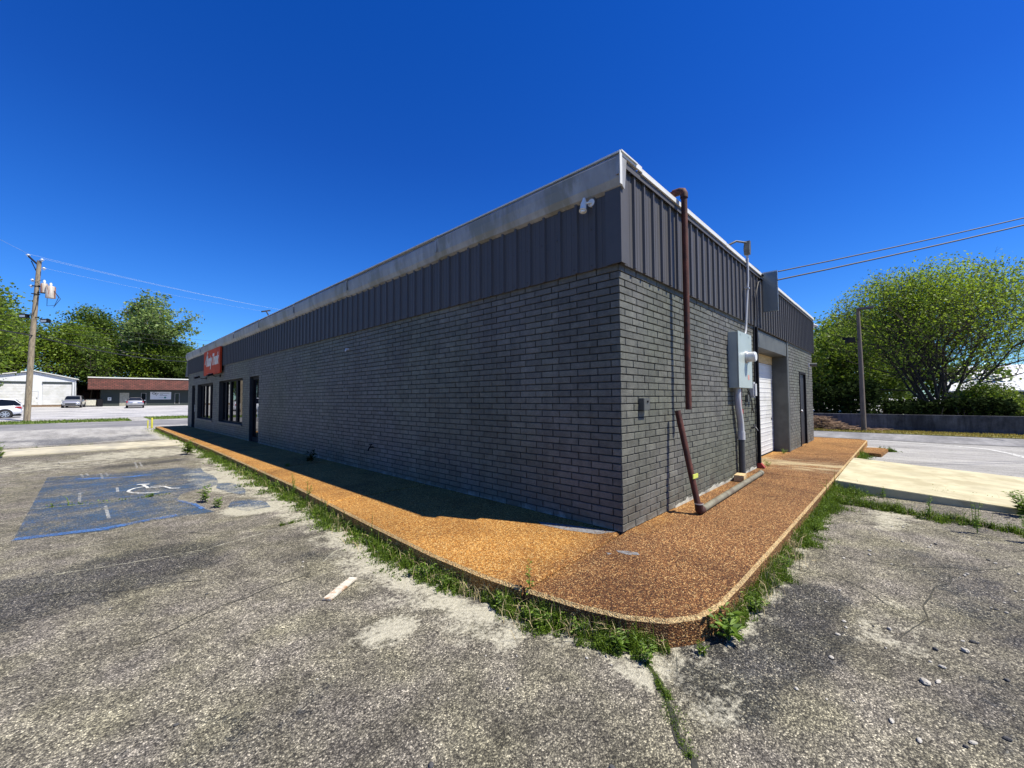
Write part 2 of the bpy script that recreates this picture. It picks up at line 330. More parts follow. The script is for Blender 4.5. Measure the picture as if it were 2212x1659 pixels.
def wallblock():
    m_, nt, b = new_mat('mottled_block_wall'); p = pos(nt); n1 = noise(nt, p, .9, 6, .7); n2 = noise(nt, pos(nt, (3, 3, .5)), 2, 5, .7)
    c = ramp(nt, n1, [(.35, (.045, .045, .05)), (.7, (.16, .16, .165))]); c = mixc(nt, 1.0, c, ramp(nt, n2, [(.3, .45), (.7, 1.35)]), 'MULTIPLY')  # patchy dark grey, broken up by vertical streaks
    nt.links.new(c, b.inputs['Base Color']); b.inputs['Roughness'].default_value = .95; bump(nt, b, noise(nt, p, 12, 5), .5, .03); return m_
M['blockwall'] = wallblock()
def corr():
    m_, nt, b = new_mat('corrugated_white_roof'); p = pos(nt)
    wv = N(nt, 'ShaderNodeTexWave'); wv.bands_direction = 'Y'; wv.inputs['Scale'].default_value = 1.1; nt.links.new(p, wv.inputs[0])
    c = mixc(nt, wv.outputs['Fac'], (.50, .52, .53), (.85, .86, .86)); c = mixc(nt, 1.0, c, ramp(nt, noise(nt, p, .8, 5, .7), [(.3, .8), (.7, 1.1)]), 'MULTIPLY')
    nt.links.new(c, b.inputs['Base Color']); b.inputs['Roughness'].default_value = .5; bump(nt, b, wv.outputs['Fac'], .5, .04); return m_
M['corr'] = corr()
def glass():
    m_, nt, b = new_mat('dark_reflective_glass'); b.inputs['Base Color'].default_value = (.004, .004, .005, 1)
    b.inputs['Roughness'].default_value = .015; b.inputs['IOR'].default_value = 1.6; b.inputs['Specular IOR Level'].default_value = .8
    bump(nt, b, noise(nt, pos(nt), .8, 2), .02, .01); return m_
M['glass'] = glass()
M['carglass'] = mat('car_glass', (.006, .008, .010), .08, var=0, bmp=0, spec=.3)
def carpaint(n, c, metal):
    m_, nt, b = new_mat(n); b.inputs['Base Color'].default_value = c+(1,); b.inputs['Metallic'].default_value = metal; b.inputs['Roughness'].default_value = .28
    b.inputs['Coat Weight'].default_value = .8
    nt.links.new(ramp(nt, noise(nt, pos(nt), 3, 3), [(.3, tuple(v*.93 for v in c)), (.7, c)]), b.inputs['Base Color']); return m_
M['carwhite'] = carpaint('white_car_paint', (.72, .74, .77), 0); M['carsilver'] = carpaint('silver_car_paint', (.42, .43, .46), .6)
M['tyre'] = mat('tyre_rubber', (.018, .018, .019), .8, var=.1); M['rim'] = mat('alloy_rim', (.5, .51, .54), .3, .7, var=.05, bmp=0)
M['redlens'] = mat('red_lens', (.35, .01, .015), .15, var=.05, bmp=0); M['headlens'] = mat('clear_lens', (.75, .78, .8), .1, var=.03, bmp=0)
M['leaf_bright'] = leaf_mat('fresh_leaves', (.07, .13, .008), (.27, .37, .030), .40)
M['leaf_wood'] = leaf_mat('woodland_leaves', (.03, .065, .008), (.115, .175, .018), .28)
M['leaf_wood2'] = leaf_mat('yellow_green_leaves', (.05, .095, .008), (.17, .245, .018), .3)
M['leaf_cool'] = leaf_mat('cool_green_leaves', (.07, .12, .03), (.20, .28, .075), .3)
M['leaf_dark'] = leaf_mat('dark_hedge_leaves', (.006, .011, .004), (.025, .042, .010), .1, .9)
M['weed'] = leaf_mat('weed_green', (.02, .042, .005), (.155, .24, .02), .3, ns=7)
M['weed_light'] = leaf_mat('weed_light_green', (.06, .12, .012), (.18, .28, .035), .3)
M['verge'] = mat('mown_grass', (.11, .16, .03), .95, var=.4, scale=3, c2=(.16, .16, .05), bmp=.6, bscale=30)

# blue paint with worn holes
def paint(name, c, lo, hi, op=1.0, c2=None):
    m_, nt, b = new_mat(name); p = pos(nt)
    n1 = noise(nt, p, 1.7, 8, .8, .4); n2 = noise(nt, p, 45, 4, .7); n3 = noise(nt, pos(nt, (.5, 2.5, 1)), 2.5, 5, .7)
    c_ = mixc(nt, ramp(nt, n3, [(.53, 0.0), (.68, 1.0)]), c, c2 or c); c_ = mixc(nt, 1.0, c_, ramp(nt, n2, [(.3, .65), (.7, 1.3)]), 'MULTIPLY')
    nt.links.new(c_, b.inputs['Base Color']); b.inputs['Roughness'].default_value = .85
    f = ramp(nt, math_(nt, 'ADD', math_(nt, 'MULTIPLY', n1, .55), math_(nt, 'MULTIPLY', n2, .5)), [(lo, 0.0), (hi, op)])
    t = N(nt, 'ShaderNodeBsdfTransparent'); mx = N(nt, 'ShaderNodeMixShader')
    nt.links.new(f, mx.inputs[0]); nt.links.new(t.outputs[0], mx.inputs[1]); nt.links.new(b.outputs[0], mx.inputs[2])
    nt.links.new(mx.outputs[0], nt.nodes['Material Output'].inputs[0]); return m_
M['bluepaint'] = paint('worn_blue_paint', (.03, .07, .13), .455, .60, .80, (.045, .12, .27))
M['blueedge'] = paint('bright_blue_paint', (.06, .16, .40), .42, .64, .85, (.05, .12, .32))
M['whitepaint'] = paint('worn_white_paint', (.6, .6, .56), .38, .56, .9)
M['crackdirt'] = paint('crack_dirt', (.03, .03, .022), .36, .52, .95, (.07, .06, .03))
M['crackpale'] = paint('pale_crack_fill', (.42, .40, .30), .42, .60, .8)

# ------------------------------------------------------------------ terrain
def hgt(x, y):
    t = [(40, 0), (46, .06), (60, .28), (75, .5), (86, .72), (110, 1.1), (400, 2.0)]
    if y <= 40: return 0.
    for (a, ha), (b, hb) in zip(t, t[1:]):
        if y <= b: return ha+(hb-ha)*(y-a)/(b-a)
    return 2.
def seg_d(x, y, pts):
    best = 9e9
    for (x0, y0), (x1, y1) in zip(pts, pts[1:]):
        dx, dy = x1-x0, y1-y0; t = max(0, min(1, ((x-x0)*dx+(y-y0)*dy)/(dx*dx+dy*dy+1e-9)))
        best = min(best, math.hypot(x-x0-t*dx, y-y0-t*dy))
    return best
CURB = [(-1.22, 26), (-1.27, 18), (-1.30, 12), (-1.36, 9), (-1.45, 5), (-1.60, 2), (-1.64, .9), (-1.62, .3), (-1.57, -.1), (-1.50, -.5), (-1.41, -.8), (-1.28, -1.0), (-1.10, -1.12), (-.85, -1.17), (-.4, -1.18), (1.5, -1.19), (4.55, -1.2)]
def axis(segs):
    out = []
    for a, b, st in segs:
        n = max(1, round((b-a)/st)); out += [a+(b-a)*i/n for i in range(n)]
    return out+[segs[-1][1]]
xs = axis([(-600, -60, 60), (-60, -16, 4), (-16, -6, .6), (-6, 1.5, .09), (1.5, 5.5, .12), (5.5, 22, .7), (22, 60, 6), (60, 600, 60)])
ys = axis([(-600, -60, 60), (-60, -8, 6), (-8, -3.4, .4), (-3.4, 8, .09), (8, 20, .3), (20, 60, 2), (60, 120, 5), (120, 900, 60)])
gv = []; dust = []; tar = []; pale = []
TAR = [((-4.6, 2.7), (-3.3, 3.0), .75, 1.0), ((-1.4, -1.35), (.1, -1.5), .32, 1.1), ((-1.0, -1.5), (-.5, -1.62), .25, 1.0), ((-4.2, 19.8), (-2.2, 21.5), 1.1, .9), ((-7.5, 21), (-4, 22), 1.2, .7),
       ((-3.2, 11.0), (-2.2, 11.2), .45, .75), ((-2.35, 2.2), (-2.05, 2.0), .22, .6), ((.4, -2.6), (1.6, -2.2), .45, .6), ((-.9, -2.3), (-.3, -2.6), .3, .5), ((3.0, -2.6), (4.5, -2.3), .3, .5), ((-3.6, .2), (-2.9, .1), .25, .4)]
for y in ys:
    for x in xs:
        gv.append((x, y, hgt(x, y)))
        d = seg_d(x, y, CURB) if -7 < x < 6 and -5 < y < 28 else 9
        wd = .62 if x < -1 and y > -.3 else .22
        v = max(0, 1-(d/wd)**1.3)*1.05 if d < wd else 0
        for cx, cy, rx, ry, a in ((-2.35, .43, .30, .22, .8), (-2.05, 4.5, .5, .5, 1.0), (-1.95, 7.4, .5, 2.2, .9), (-2.6, 13.6, 1.6, 1.5, .75), (-1.6, -1.0, .16, .16, .9), (-1.55, -1.3, .3, .2, .5), (-.1, -2.0, .6, .3, .35), (3.2, -1.9, .8, .3, .6), (-4.4, 12.5, 2, 1.5, .5), (-1.9, 1.2, .35, 1.2, .6)):
            q = ((x-cx)/rx)**2+((y-cy)/ry)**2
            if q < 1: v = max(v, a*(1-q*q))
        dust.append(min(1, v*(0 if d < .05 else 1)))
        v = 0
        for (x0, y0), (x1, y1), rr, a in TAR:
            q = seg_d(x, y, [(x0, y0), (x1, y1)])/rr
            if q < 1: v = max(v, a*(1-q**3))
        tar.append(max(v, 1.2*max(0, 1-d/.14)) if y < 18 else v)
        v = 0
        if y > 18: v = min(1, (y-18)/2)
        if x > 5 and y < 30: v = max(v, min(1.1, (x-5)/3))
        if x > 12.5: v = 1.1
        pale.append(v)
nx, ny = len(xs), len(ys)
gf = [(j*nx+i, j*nx+i+1, (j+1)*nx+i+1, (j+1)*nx+i) for j in range(ny-1) for i in range(nx-1)]
me = bpy.data.meshes.new('ground'); me.from_pydata(gv, [], gf); me.materials.append(M['asphalt'])
for nm, arr in (('dust', dust), ('tar', tar), ('pale', pale)):
    a = me.attributes.new(nm, 'FLOAT', 'POINT'); a.data.foreach_set('value', arr)
g = bpy.data.objects.new('ground', me); col.objects.link(g); tag(g, kind='structure')

def sheet(name, poly, mt, z=.004, n=1, parent=None):
    """flat polygon following the terrain at poly vertices"""
    b = MB(); b.add([(x, y, hgt(x, y)+z) for x, y in poly], [tuple(range(len(poly)))]); return b.build(name, mt, parent)
def strip_sheet(name, x0, x1, y0, y1, mt, z=.004, st=3, wob=0, seed=1):
    b = MB(); rg = random.Random(seed); nn = max(1, int((x1-x0)/st)); yy = axis([(y0, y1, 3)])
    vs = []
    for i in range(nn+1):
        x = x0+(x1-x0)*i/nn; a = rg.uniform(-wob, wob); c = rg.uniform(-wob, wob)
        for k, y in enumerate(yy):
            y_ = y+(a if k == 0 else c if k == len(yy)-1 else 0); vs.append((x, y_, hgt(x, y_)+z))
    m_ = len(yy); b.add(vs, [(i*m_+k, (i+1)*m_+k, (i+1)*m_+k+1, i*m_+k+1) for i in range(nn) for k in range(m_-1)])
    return b.build(name, mt)
tag(strip_sheet('road', -150, 150, 31, 39.6, M['road'], .006, 2, .12, 2), kind='structure')
b = MB(); ysr = axis([(-200, 30.7, 2)])
rg = random.Random(5); vs = []
for y in ysr:
    a = rg.uniform(-.12, .12); vs += [(15.25+a, y, .010), (18.55+rg.uniform(-.05, .05), y, .010)]
b.add(vs, [(2*i, 2*i+1, 2*i+3, 2*i+2) for i in range(len(ysr)-1)]); tag(b.build('side_road', M['road']), kind='structure')
tag(strip_sheet('parking_lot', -70, 60, 47, 85.5, M['far_lot'], .008, 3), kind='structure')
# concrete apron strip across the lot on the left
b = MB(); b.box(-30, -1.33, 15.55, 17.9, -.05, .03); tag(b.build('concrete_strip', M['concrete_old'], bevel=.006), kind='structure')

# sidewalk ---------------------------------------------------------
def clip(poly, ax, v, keep_gt):
    out = []
    for i in range(len(poly)):
        a, c = poly[i], poly[(i+1) % len(poly)]; ia = (a[ax] > v) == keep_gt; ic = (c[ax] > v) == keep_gt
        if ia: out.append(a)
        if ia != ic:
            t = (v-a[ax])/(c[ax]-a[ax]); out.append((a[0]+t*(c[0]-a[0]), a[1]+t*(c[1]-a[1])))
    return out
SWZ = .165
west = CURB[:8]+[(-1.575, -.078), (.05, .028), (.05, 26)]
south = [(-1.57, -.1)]+CURB[9:]+[(12.85, -1.22), (13.15, -1.05), (13.15, 1.2), (11.9, 1.2), (11.9, .35), (.05, .35), (.05, 0.005)]
b = MB()
def slab(poly, ztop=SWZ, zb=-.12, e=.021):
    n = len(poly); cx = sum(p[0] for p in poly)/n; cy = sum(p[1] for p in poly)/n
    # inward offset for a rounded arris
    area = sum(poly[i][0]*poly[(i+1) % n][1]-poly[(i+1) % n][0]*poly[i][1] for i in range(n))
    P = poly if area > 0 else poly[::-1]
    ins = []
    for i in range(n):
        a = Vector(P[i-1]); c = Vector(P[i]); d = Vector(P[(i+1) % n])
        e1 = (c-a).normalized(); e2 = (d-c).normalized(); nn = Vector((-(e1.y+e2.y), e1.x+e2.x)); nn = nn.normalized() if nn.length > 1e-6 else Vector((0, 0))
        k = e/max(.5, abs(nn.dot(Vector((-e1.y, e1.x))))); ins.append((c.x+nn.x*k, c.y+nn.y*k))
    vs = [(x, y, zb) for x, y in P]+[(x, y, ztop-e) for x, y in P]+[(x, y, ztop) for x, y in ins]
    fs = [(i, (i+1) % n, n+(i+1) % n, n+i) for i in range(n)]+[(n+i, n+(i+1) % n, 2*n+(i+1) % n, 2*n+i) for i in range(n)]+[tuple(range(2*n, 3*n))]
    b.add(vs, fs)
ycuts = [-.2, 3.4, 7.0, 11.4, 15.6, 20.2, 27]
for a, c in zip(ycuts, ycuts[1:]):
    slab(clip(clip(west, 1, a+.009, True), 1, c-.009, False))
for a, c in ((-2, 4.56), (4.56, 8.0), (8.0, 14)):
    slab(clip(clip(south, 0, a+.007, True), 0, c-.007, False))
sw = b.build('sidewalk', M['aggregate'], fix=False); tag(sw, kind='structure')
sw.data.materials.append(M['arris'])
for p_ in sw.data.polygons:
    if .2 < p_.normal.z < .95 and (seg_d(p_.center.x, p_.center.y, CURB) < .03 or (p_.center.x > 4.5 and p_.center.y < -1.1)): p_.material_index = 1
sp = paint('grey_paint_spatter', (.20, .21, .22), .40, .52, .75)
for nm_, pts_ in (('paint_spatter', [(-.50, -.33), (-.44, -.40), (-.40, -.36), (-.43, -.27), (-.48, -.20), (-.51, -.24)]), ('paint_spatter', [(-.62, -.20), (-.57, -.21), (-.58, -.16)]), ('paint_spatter', [(-.03, .05), (-.22, .15), (-.33, .45), (-.36, .75), (-.30, .85), (-.20, .6), (-.10, .3)])):
    bb_ = MB(); bb_.add([(x, y, SWZ+.003) for x, y in pts_], [tuple(range(len(pts_)))]); tag(bb_.build(nm_, sp), kind='structure')
# driveway ramp up to the crossing
b = MB(); nseg = 10; vs = []
for i in range(nseg+1):
    t = i/nseg; y = -1.225-t*3.0; z = .168-.145*(t**.9)
    vs += [(4.62-.25*t, y, z), (7.95-.2*t, y, z), (4.62-.25*t, y, -.1), (7.95-.2*t, y, -.1)]
fs = []
for i in range(nseg):
    k = 4*i; fs += [(k, k+4, k+5, k+1), (k, k+2, k+6, k+4), (k+1, k+5, k+7, k+3)]
fs += [(0, 1, 3, 2), (4*nseg, 4*nseg+2, 4*nseg+3, 4*nseg+1)]
b.add(vs, fs); tag(b.build('driveway_ramp', M['concrete'], bevel=.008), kind='structure')
b = MB(); b.prism([(9.9, -1.62), (11.35, -1.72), (11.5, -1.5), (11.4, -1.23), (9.95, -1.24)], 2, -.05, .085); tag(b.build('kerb_slab', M['aggregate'], bevel=.015), kind='structure')

# painted markings -------------------------------------------------
def ribbon(b, pts, wd, z):
    pts = [Vector(p) for p in pts]
    for i in range(len(pts)-1):
        d = (pts[i+1]-pts[i]).normalized(); n = Vector((-d.y, d.x))*wd/2; e = d*wd*.2
        b.add([tuple(pts[i]-e+n)+(z,), tuple(pts[i]-e-n)+(z,), tuple(pts[i+1]+e-n)+(z,), tuple(pts[i+1]+e+n)+(z,)], [(0, 1, 2, 3)]); z += .0004
mk = empty('accessible_bay_marking', (-3, 7, 0), None, None); mk['kind'] = 'structure'
rg = random.Random(3)
poly = [(-4.23, 4.90), (-3.9, 4.80), (-3.53, 4.70), (-3.15, 4.76), (-2.85, 4.78), (-2.68, 4.72), (-2.52, 4.70), (-2.58, 5.1), (-2.60, 5.4), (-2.72, 5.75), (-2.76, 5.98), (-2.68, 6.3), (-2.43, 6.65), (-2.25, 6.62), (-2.10, 6.75), (-2.0, 7.2), (-1.93, 7.85), (-1.98, 8.6), (-1.96, 9.3), (-2.1, 9.6), (-2.25, 9.78), (-2.8, 9.8), (-3.41, 9.88), (-4.22, 10.2)]
poly = [(x+rg.uniform(-.035, .035), y+rg.uniform(-.06, .06)) for x, y in poly]
sheet('blue_field', poly, M['bluepaint'], .004, parent=mk)
sheet('blue_patch', [(-2.16, 6.5), (-2.08, 5.9), (-1.96, 5.5), (-1.86, 5.9), (-1.80, 6.5), (-1.9, 6.85), (-2.05, 6.95)], M['bluepaint'], .0045, parent=mk)
sheet('blue_patch', [(-2.32, 4.85), (-2.2, 4.42), (-1.9, 4.42), (-1.86, 4.8), (-1.98, 5.12), (-2.2, 5.2)], M['bluepaint'], .0045, parent=mk)
b = MB(); ribbon(b, [(-4.22, 4.97), (-3.9, 4.87), (-3.53, 4.77), (-3.2, 4.83), (-2.9, 4.85)], .12, .0065); ribbon(b, [(-2.58, 5.0), (-2.62, 5.4), (-2.76, 5.9)], .06, .009)
ribbon(b, [(-3.8, 9.5), (-3.3, 9.12), (-2.82, 8.98)], .16, .0065)
b.build('bright_edge', M['blueedge'], mk)
b = MB()  # wheelchair symbol: curved wheel, seat, back, leg
ribbon(b, [(-3.00, 7.55), (-3.12, 7.50), (-3.20, 7.36), (-3.22, 7.20), (-3.17, 7.03), (-3.10, 6.92), (-2.98, 6.82), (-2.88, 6.79)], .045, .009)
ribbon(b, [(-3.00, 7.72), (-2.97, 7.45), (-2.97, 7.30), (-2.76, 7.28), (-2.70, 6.98), (-2.60, 6.90)], .045, .014)
ribbon(b, [(-2.92, 7.42), (-2.72, 7.40)], .035, .017)
ribbon(b, [(-3.06, 7.80), (-2.93, 7.72)], .07, .019)
b.build('wheelchair_symbol', M['whitepaint'], mk)
b = MB()
for x0, y0, x1, y1 in ((-3.78, 10.2, -3.74, 9.6), (-3.70, 10.2, -3.66, 9.7), (-3.49, 10.0, -3.48, 9.1), (-3.42, 10.0, -3.40, 9.5), (-3.77, 7.7, -3.77, 6.8), (-3.51, 6.2, -3.50, 5.3), (-3.33, 7.8, -3.34, 7.3), (-2.88, 11.5, -2.91, 10.3), (-2.8, 11.3, -2.82, 10.5), (-2.1, 8.2, -1.8, 8.25), (-2.5, 7.25, -2.3, 7.2)):
    ribbon(b, [(x0, y0), (x1, y1)], .035, .0105)
b.build('white_scuff', paint('faint_white_paint', (.45, .45, .42), .45, .62, .6), mk)
# curved white line on the right lot
b = MB(); ribbon(b, [(14.9, .6), (14.85, -.9), (14.6, -2.3), (14.35, -3.1), (13.7, -3.75), (12.9, -4.0), (11.9, -4.15), (10.8, -4.3)], .14, .006); tag(b.build('lot_line_marking', M['whitepaint']), kind='structure')

def crack(name, pts, wd, mt, seed, z=.0035, st=.06):
    rg = random.Random(seed); b = MB(); P = []
    for (x0, y0), (x1, y1) in zip(pts, pts[1:]):
        L = math.hypot(x1-x0, y1-y0); n = max(1, int(L/st))
        for i in range(n): P.append(Vector((x0+(x1-x0)*i/n+rg.uniform(-1, 1)*wd*.5, y0+(y1-y0)*i/n+rg.uniform(-1, 1)*wd*.5)))
    P.append(Vector(pts[-1])); vs = []
    for i, p in enumerate(P):
        d = (P[min(i+1, len(P)-1)]-P[max(0, i-1)]).normalized(); n = Vector((-d.y, d.x))*wd*rg.uniform(.3, 1)
        vs += [(p.x+n.x, p.y+n.y, z), (p.x-n.x, p.y-n.y, z)]
    b.add(vs, [(2*i, 2*i+1, 2*i+3, 2*i+2) for i in range(len(P)-1)]); return tag(b.build(name, mt), kind='structure')
crack('pavement_crack', [(-1.50, -.97), (-1.6, -1.08), (-1.69, -1.16), (-1.86, -1.28), (-1.96, -1.38), (-2.2, -1.6), (-2.5, -1.75)], .019, M['crackdirt'], 1, .004)
crack('pavement_seam', [(-6.5, 6.9), (-4.5, 6.72), (-4.21, 6.72), (-3.5, 6.48), (-3.05, 6.52), (-2.8, 6.5)], .012, M['crackpale'], 2, .0125)
crack('pavement_seam', [(-1.75, 3.42), (-2.29, 3.22), (-2.85, 3.07), (-3.25, 3.12), (-3.9, 3.3)], .018, M['crackpale'], 3)
crack('pavement_seam', [(-1.83, 2.07), (-2.02, 2.04), (-2.10, 1.95), (-2.18, 1.86)], .014, M['crackpale'], 4)
crack('pavement_seam', [(-5.8, 4.4), (-4.2, 4.1), (-3.0, 4.0)], .01, M['crackpale'], 5)

rk = random.Random(40)
for k, (x, y, a, L) in enumerate(((-3.0, 2.2, 2.6, 1.6), (-3.5, 1.4, .3, 1.2), (-.2, -2.0, -.4, 1.6), (1.2, -1.5, -1.1, 1.5), (2.6, -1.6, -.9, 1.4), (-2.9, 8.8, 2.9, 2.2), (-2.0, 10.9, 3.0, 3.2), (-4.5, 11.5, .2, 2.0), (.6, -1.3, -1.7, .9), (-1.9, 3.4, 2.9, 1.5))):
    P_ = [(x, y)]
    for q in range(7): a += rk.uniform(-.45, .45); x += math.cos(a)*L/7; y += math.sin(a)*L/7; P_.append((x, y))
    crack('pavement_crack', P_, .006 if y < 6 else .012, M['crackdirt'], 60+k, .0042, .05)
# ------------------------------------------------------------------ main building
LEN, WID = 25.15, 11.96
ZP, ZT = 2.876, 3.90
bld = empty('commercial_building', (0, 0, 0), 'long single storey shop building of grey painted brick under dark ribbed metal cladding', 'building')
CH, BL = .0753, .254
# openings along west wall (y0,y1,z0,z1) and south wall (x0,x1,z0,z1)
OW = [(12.45, 13.48, .165, 2.27), (14.35, 17.95, .66, 2.28), (19.12, 22.55, .66, 2.25), (23.2, 24.05, .165, 2.24)]
OS = [(5.30, 8.14, .165, 2.84), (9.72, 10.7, .165, 2.2)]
def bricks(seed, L, ops, place, start=0):
    rg = random.Random(seed); vs = []; fs = []
    rows = int(round((ZP+.0-SWZ)/CH)); ch = (ZP-SWZ)/rows
    for r_ in range(rows):
        z0 = SWZ+r_*ch; zc = z0+ch/2
        s = (-.16 if (r_+start) % 2 else 0.0)
        s = 0 if s == 0 else s; cuts = []
        a = 0.0; first = .095 if (r_+start) % 2 else BL
        while a < L-.02:
            bb = min(L, a+(first if a == 0 else BL)); cuts.append((a, bb)); a = bb
        for a, bb in cuts:
            segs = [(a, bb)]
            for o in ops:
                if o[2]-.02 < zc < o[3]+.0:
                    new = []
                    for p, q in segs:
                        if q <= o[0] or p >= o[1]: new.append((p, q))
                        else:
                            if p < o[0]: new.append((p, o[0]))
                            if q > o[1]: new.append((o[1], q))
                    segs = new
            for p, q in segs:
                if q-p < .03: continue
                g_ = .0045; e0 = p+(g_ if p > .001 else -.0); e1 = q-(g_ if q < L-.001 else 0)
                za = z0+g_+rg.uniform(-.001, .001); zb = z0+ch-g_+rg.uniform(-.001, .001)
                d = .013+rg.uniform(-.002, .003); t1 = rg.uniform(-.0012, .0012); t2 = rg.uniform(-.0012, .0012); c = .0035
                cx0 = c if p > .001 else 0
                n = len(vs)
                vs += [place(e0, za, 0), place(e1, za, 0), place(e1, zb, 0), place(e0, zb, 0)]
                vs += [place(e0+cx0*.4, za+c*.4, d-c), place(e1-c*.4, za+c*.4, d-c), place(e1-c*.4, zb-c*.4, d-c), place(e0+cx0*.4, zb-c*.4, d-c)]
                vs += [place(e0+cx0, za+c, d+t1), place(e1-c, za+c, d+t2), place(e1-c, zb-c, d+t1), place(e0+cx0, zb-c, d+t2)]
                for k in range(4):
                    k2 = (k+1) % 4
                    fs += [(n+k, n+k2, n+4+k2, n+4+k), (n+4+k, n+4+k2, n+8+k2, n+8+k)]
                fs.append((n+8, n+9, n+10, n+11))
    return vs, fs
mb_ = MB(); vs, fs = bricks(1, LEN, OW, lambda s, z, d: (-d-.001, s, z), 1); fs = [f[::-1] for f in fs]; mb_.add(vs, fs)
wall_w = mb_.build('brick_wall', M['brick'], bld, fix=False)
mb_ = MB(); vs, fs = bricks(2, WID, OS, lambda s, z, d: (s-(.0 if s > .001 else .013), -d-.001, z), 0); mb_.add(vs, fs)
wall_s = mb_.build('brick_wall', M['brick'], bld, fix=False)
def backing(L, ops, place, b, depth):
    us = sorted({0, L, *[o[0] for o in ops], *[o[1] for o in ops]}); zs = sorted({0, ZP+.1, *[o[2] for o in ops], *[o[3] for o in ops]})
    for u0_, u1_ in zip(us, us[1:]):
        for z0, z1 in zip(zs, zs[1:]):
            uc, zc = (u0_+u1_)/2, (z0+z1)/2
            if any(o[0] < uc < o[1] and o[2] < zc < o[3] for o in ops): continue
            b.add([place(u0_, z0, 0), place(u1_, z0, 0), place(u1_, z1, 0), place(u0_, z1, 0)], [(0, 1, 2, 3)])
    for o in ops:
        a, c, z0, z1 = o
        for (u_, z_), (u2, z2) in (((a, z0), (a, z1)), ((a, z1), (c, z1)), ((c, z1), (c, z0)), ((c, z0), (a, z0)))[:(3 if z0 < .2 else 4)]:
            b.add([place(u_, z_, .008), place(u2, z2, .008), place(u2, z2, -depth), place(u_, z_, -depth)], [(0, 1, 2, 3)])
mb_ = MB(); backing(LEN, OW, lambda s, z, d: (-d, s, z), mb_, .22); backing(WID, OS, lambda s, z, d: (s, -d, z), mb_, .34)
mb_.add([(WID, 0, 0), (WID, LEN, 0), (WID, LEN, ZP), (WID, 0, ZP), (0, LEN, 0), (0, LEN, ZP)], [(0, 1, 2, 3), (4, 1, 2, 5)])
mb_.build('mortar_backing', M['mortar'], bld, fix=False)
# pale footing strip at the wall base on the south side
mb_ = MB(); rj = random.Random(4); pj = [(5.2, .1)]+[(5.2-3.95*i/60, .185+.035*rj.random()*(.3+abs(math.sin(i*.21)))) for i in range(61)]+[(1.25, .1)]; mb_.prism(pj, 1, -.0215, -.016); mb_.build('footing', M['footing'], bld)
# metal cladding
def screws(b_, L, west_):
    for i in range(int(L/.2275)):
        s_ = .03-.04+.075+i*.2275
        if s_ > L-.05: break
        for zz in (ZP+.03, ZP+.42):
            if west_: b_.box(-.053, -.0455, s_-.006, s_+.006, zz, zz+.012)
            else: b_.box(s_-.006, s_+.006, -.053, -.0455, zz, zz+.012)
def ribs(L, place, z0, z1, mirror=False):
    prof = [(0, 0)]; s = .03
    while s < L-.06:
        prof += [(s, 0), (s+.012, .026), (s+.040, .026), (s+.052, 0)]
        for k in (.10, .165): 
            if s+k+.02 < L: prof += [(s+k, 0), (s+k+.004, .004), (s+k+.016, .004), (s+k+.02, 0)]
        s += .2275
    prof.append((L, 0)); vs = []; fs = []
    for u_, d in prof: vs += [place(u_, z0, d), place(u_, z1, d)]
    for i in range(len(prof)-1): fs.append((2*i, 2*i+2, 2*i+3, 2*i+1))
    # under-edge return
    n = len(vs)
    for u_, d in prof: vs += [place(u_, z0, d), place(u_, z0, -.035)]
    for i in range(len(prof)-1): fs.append((n+2*i, n+2*i+1, n+2*i+3, n+2*i+2))
    return vs, fs
mb_ = MB(); vs, fs = ribs(LEN+.04, lambda s, z, d: (-.045-d, s-.04, z), ZP-.012, 3.75); mb_.add(vs, fs); screws(mb_, LEN, 1); mb_.build('metal_cladding', M['clad'], bld)
mb_ = MB(); vs, fs = ribs(WID+.06, lambda s, z, d: (s-.04, -.045-d, z), ZP-.012, ZT-.02); mb_.add(vs, fs); screws(mb_, WID, 0); mb_.build('metal_cladding', M['clad'], bld)
mb_ = MB()
mb_.box(-.078, .04, -.078, -.072, ZP-.015, ZT+.0); mb_.box(-.078, -.072, -.072, .10, ZP-.015, ZT+.0); mb_.box(-.07, WID+.02, -.085, -.075, ZT-.055, ZT+.005)
mb_.box(WID-.01, WID+.03, -.08, -.04, ZP-.015, ZT-.05)
mb_.build('corner_trim', M['clad_trim'], bld)
# grey fascia gutter along the west parapet (bulging profile, lapped lengths)
prof = [(.02, 3.950), (-.10, 3.940), (-.135, 3.895), (-.13, 3.81), (-.115, 3.70), (-.085, 3.63), (-.05, 3.605), (-.03, 3.605)]
mb_ = MB(); rg = random.Random(8); y = -.10
while y < LEN+.1:
    L = min(3.05, LEN+.12-y); off = rg.uniform(-.006, .006); dz = rg.uniform(-.012, .008); k = 4
    vs = []
    for i in range(k+1):
        yy_ = y+(L+.03)*i/k; sag = rg.uniform(-.006, .006)
        vs += [(px+off+rg.uniform(-.002, .002), yy_, pz+dz+sag) for px, pz in prof]
    n = len(prof); fs = [(i*n+j, (i+1)*n+j, (i+1)*n+j+1, i*n+j+1) for i in range(k) for j in range(n-1)]
    mb_.add(vs, fs, False); mb_.box(-.142+off, -.128+off, y-.01, y+.035, 3.72, 3.90+dz); y += L
mb_.add([(.02, -.10, 3.950)]+[(px, -.10, pz) for px, pz in prof[1:]], [tuple(range(len(prof)))])
mb_.build('fascia_gutter', M['fascia'], bld)
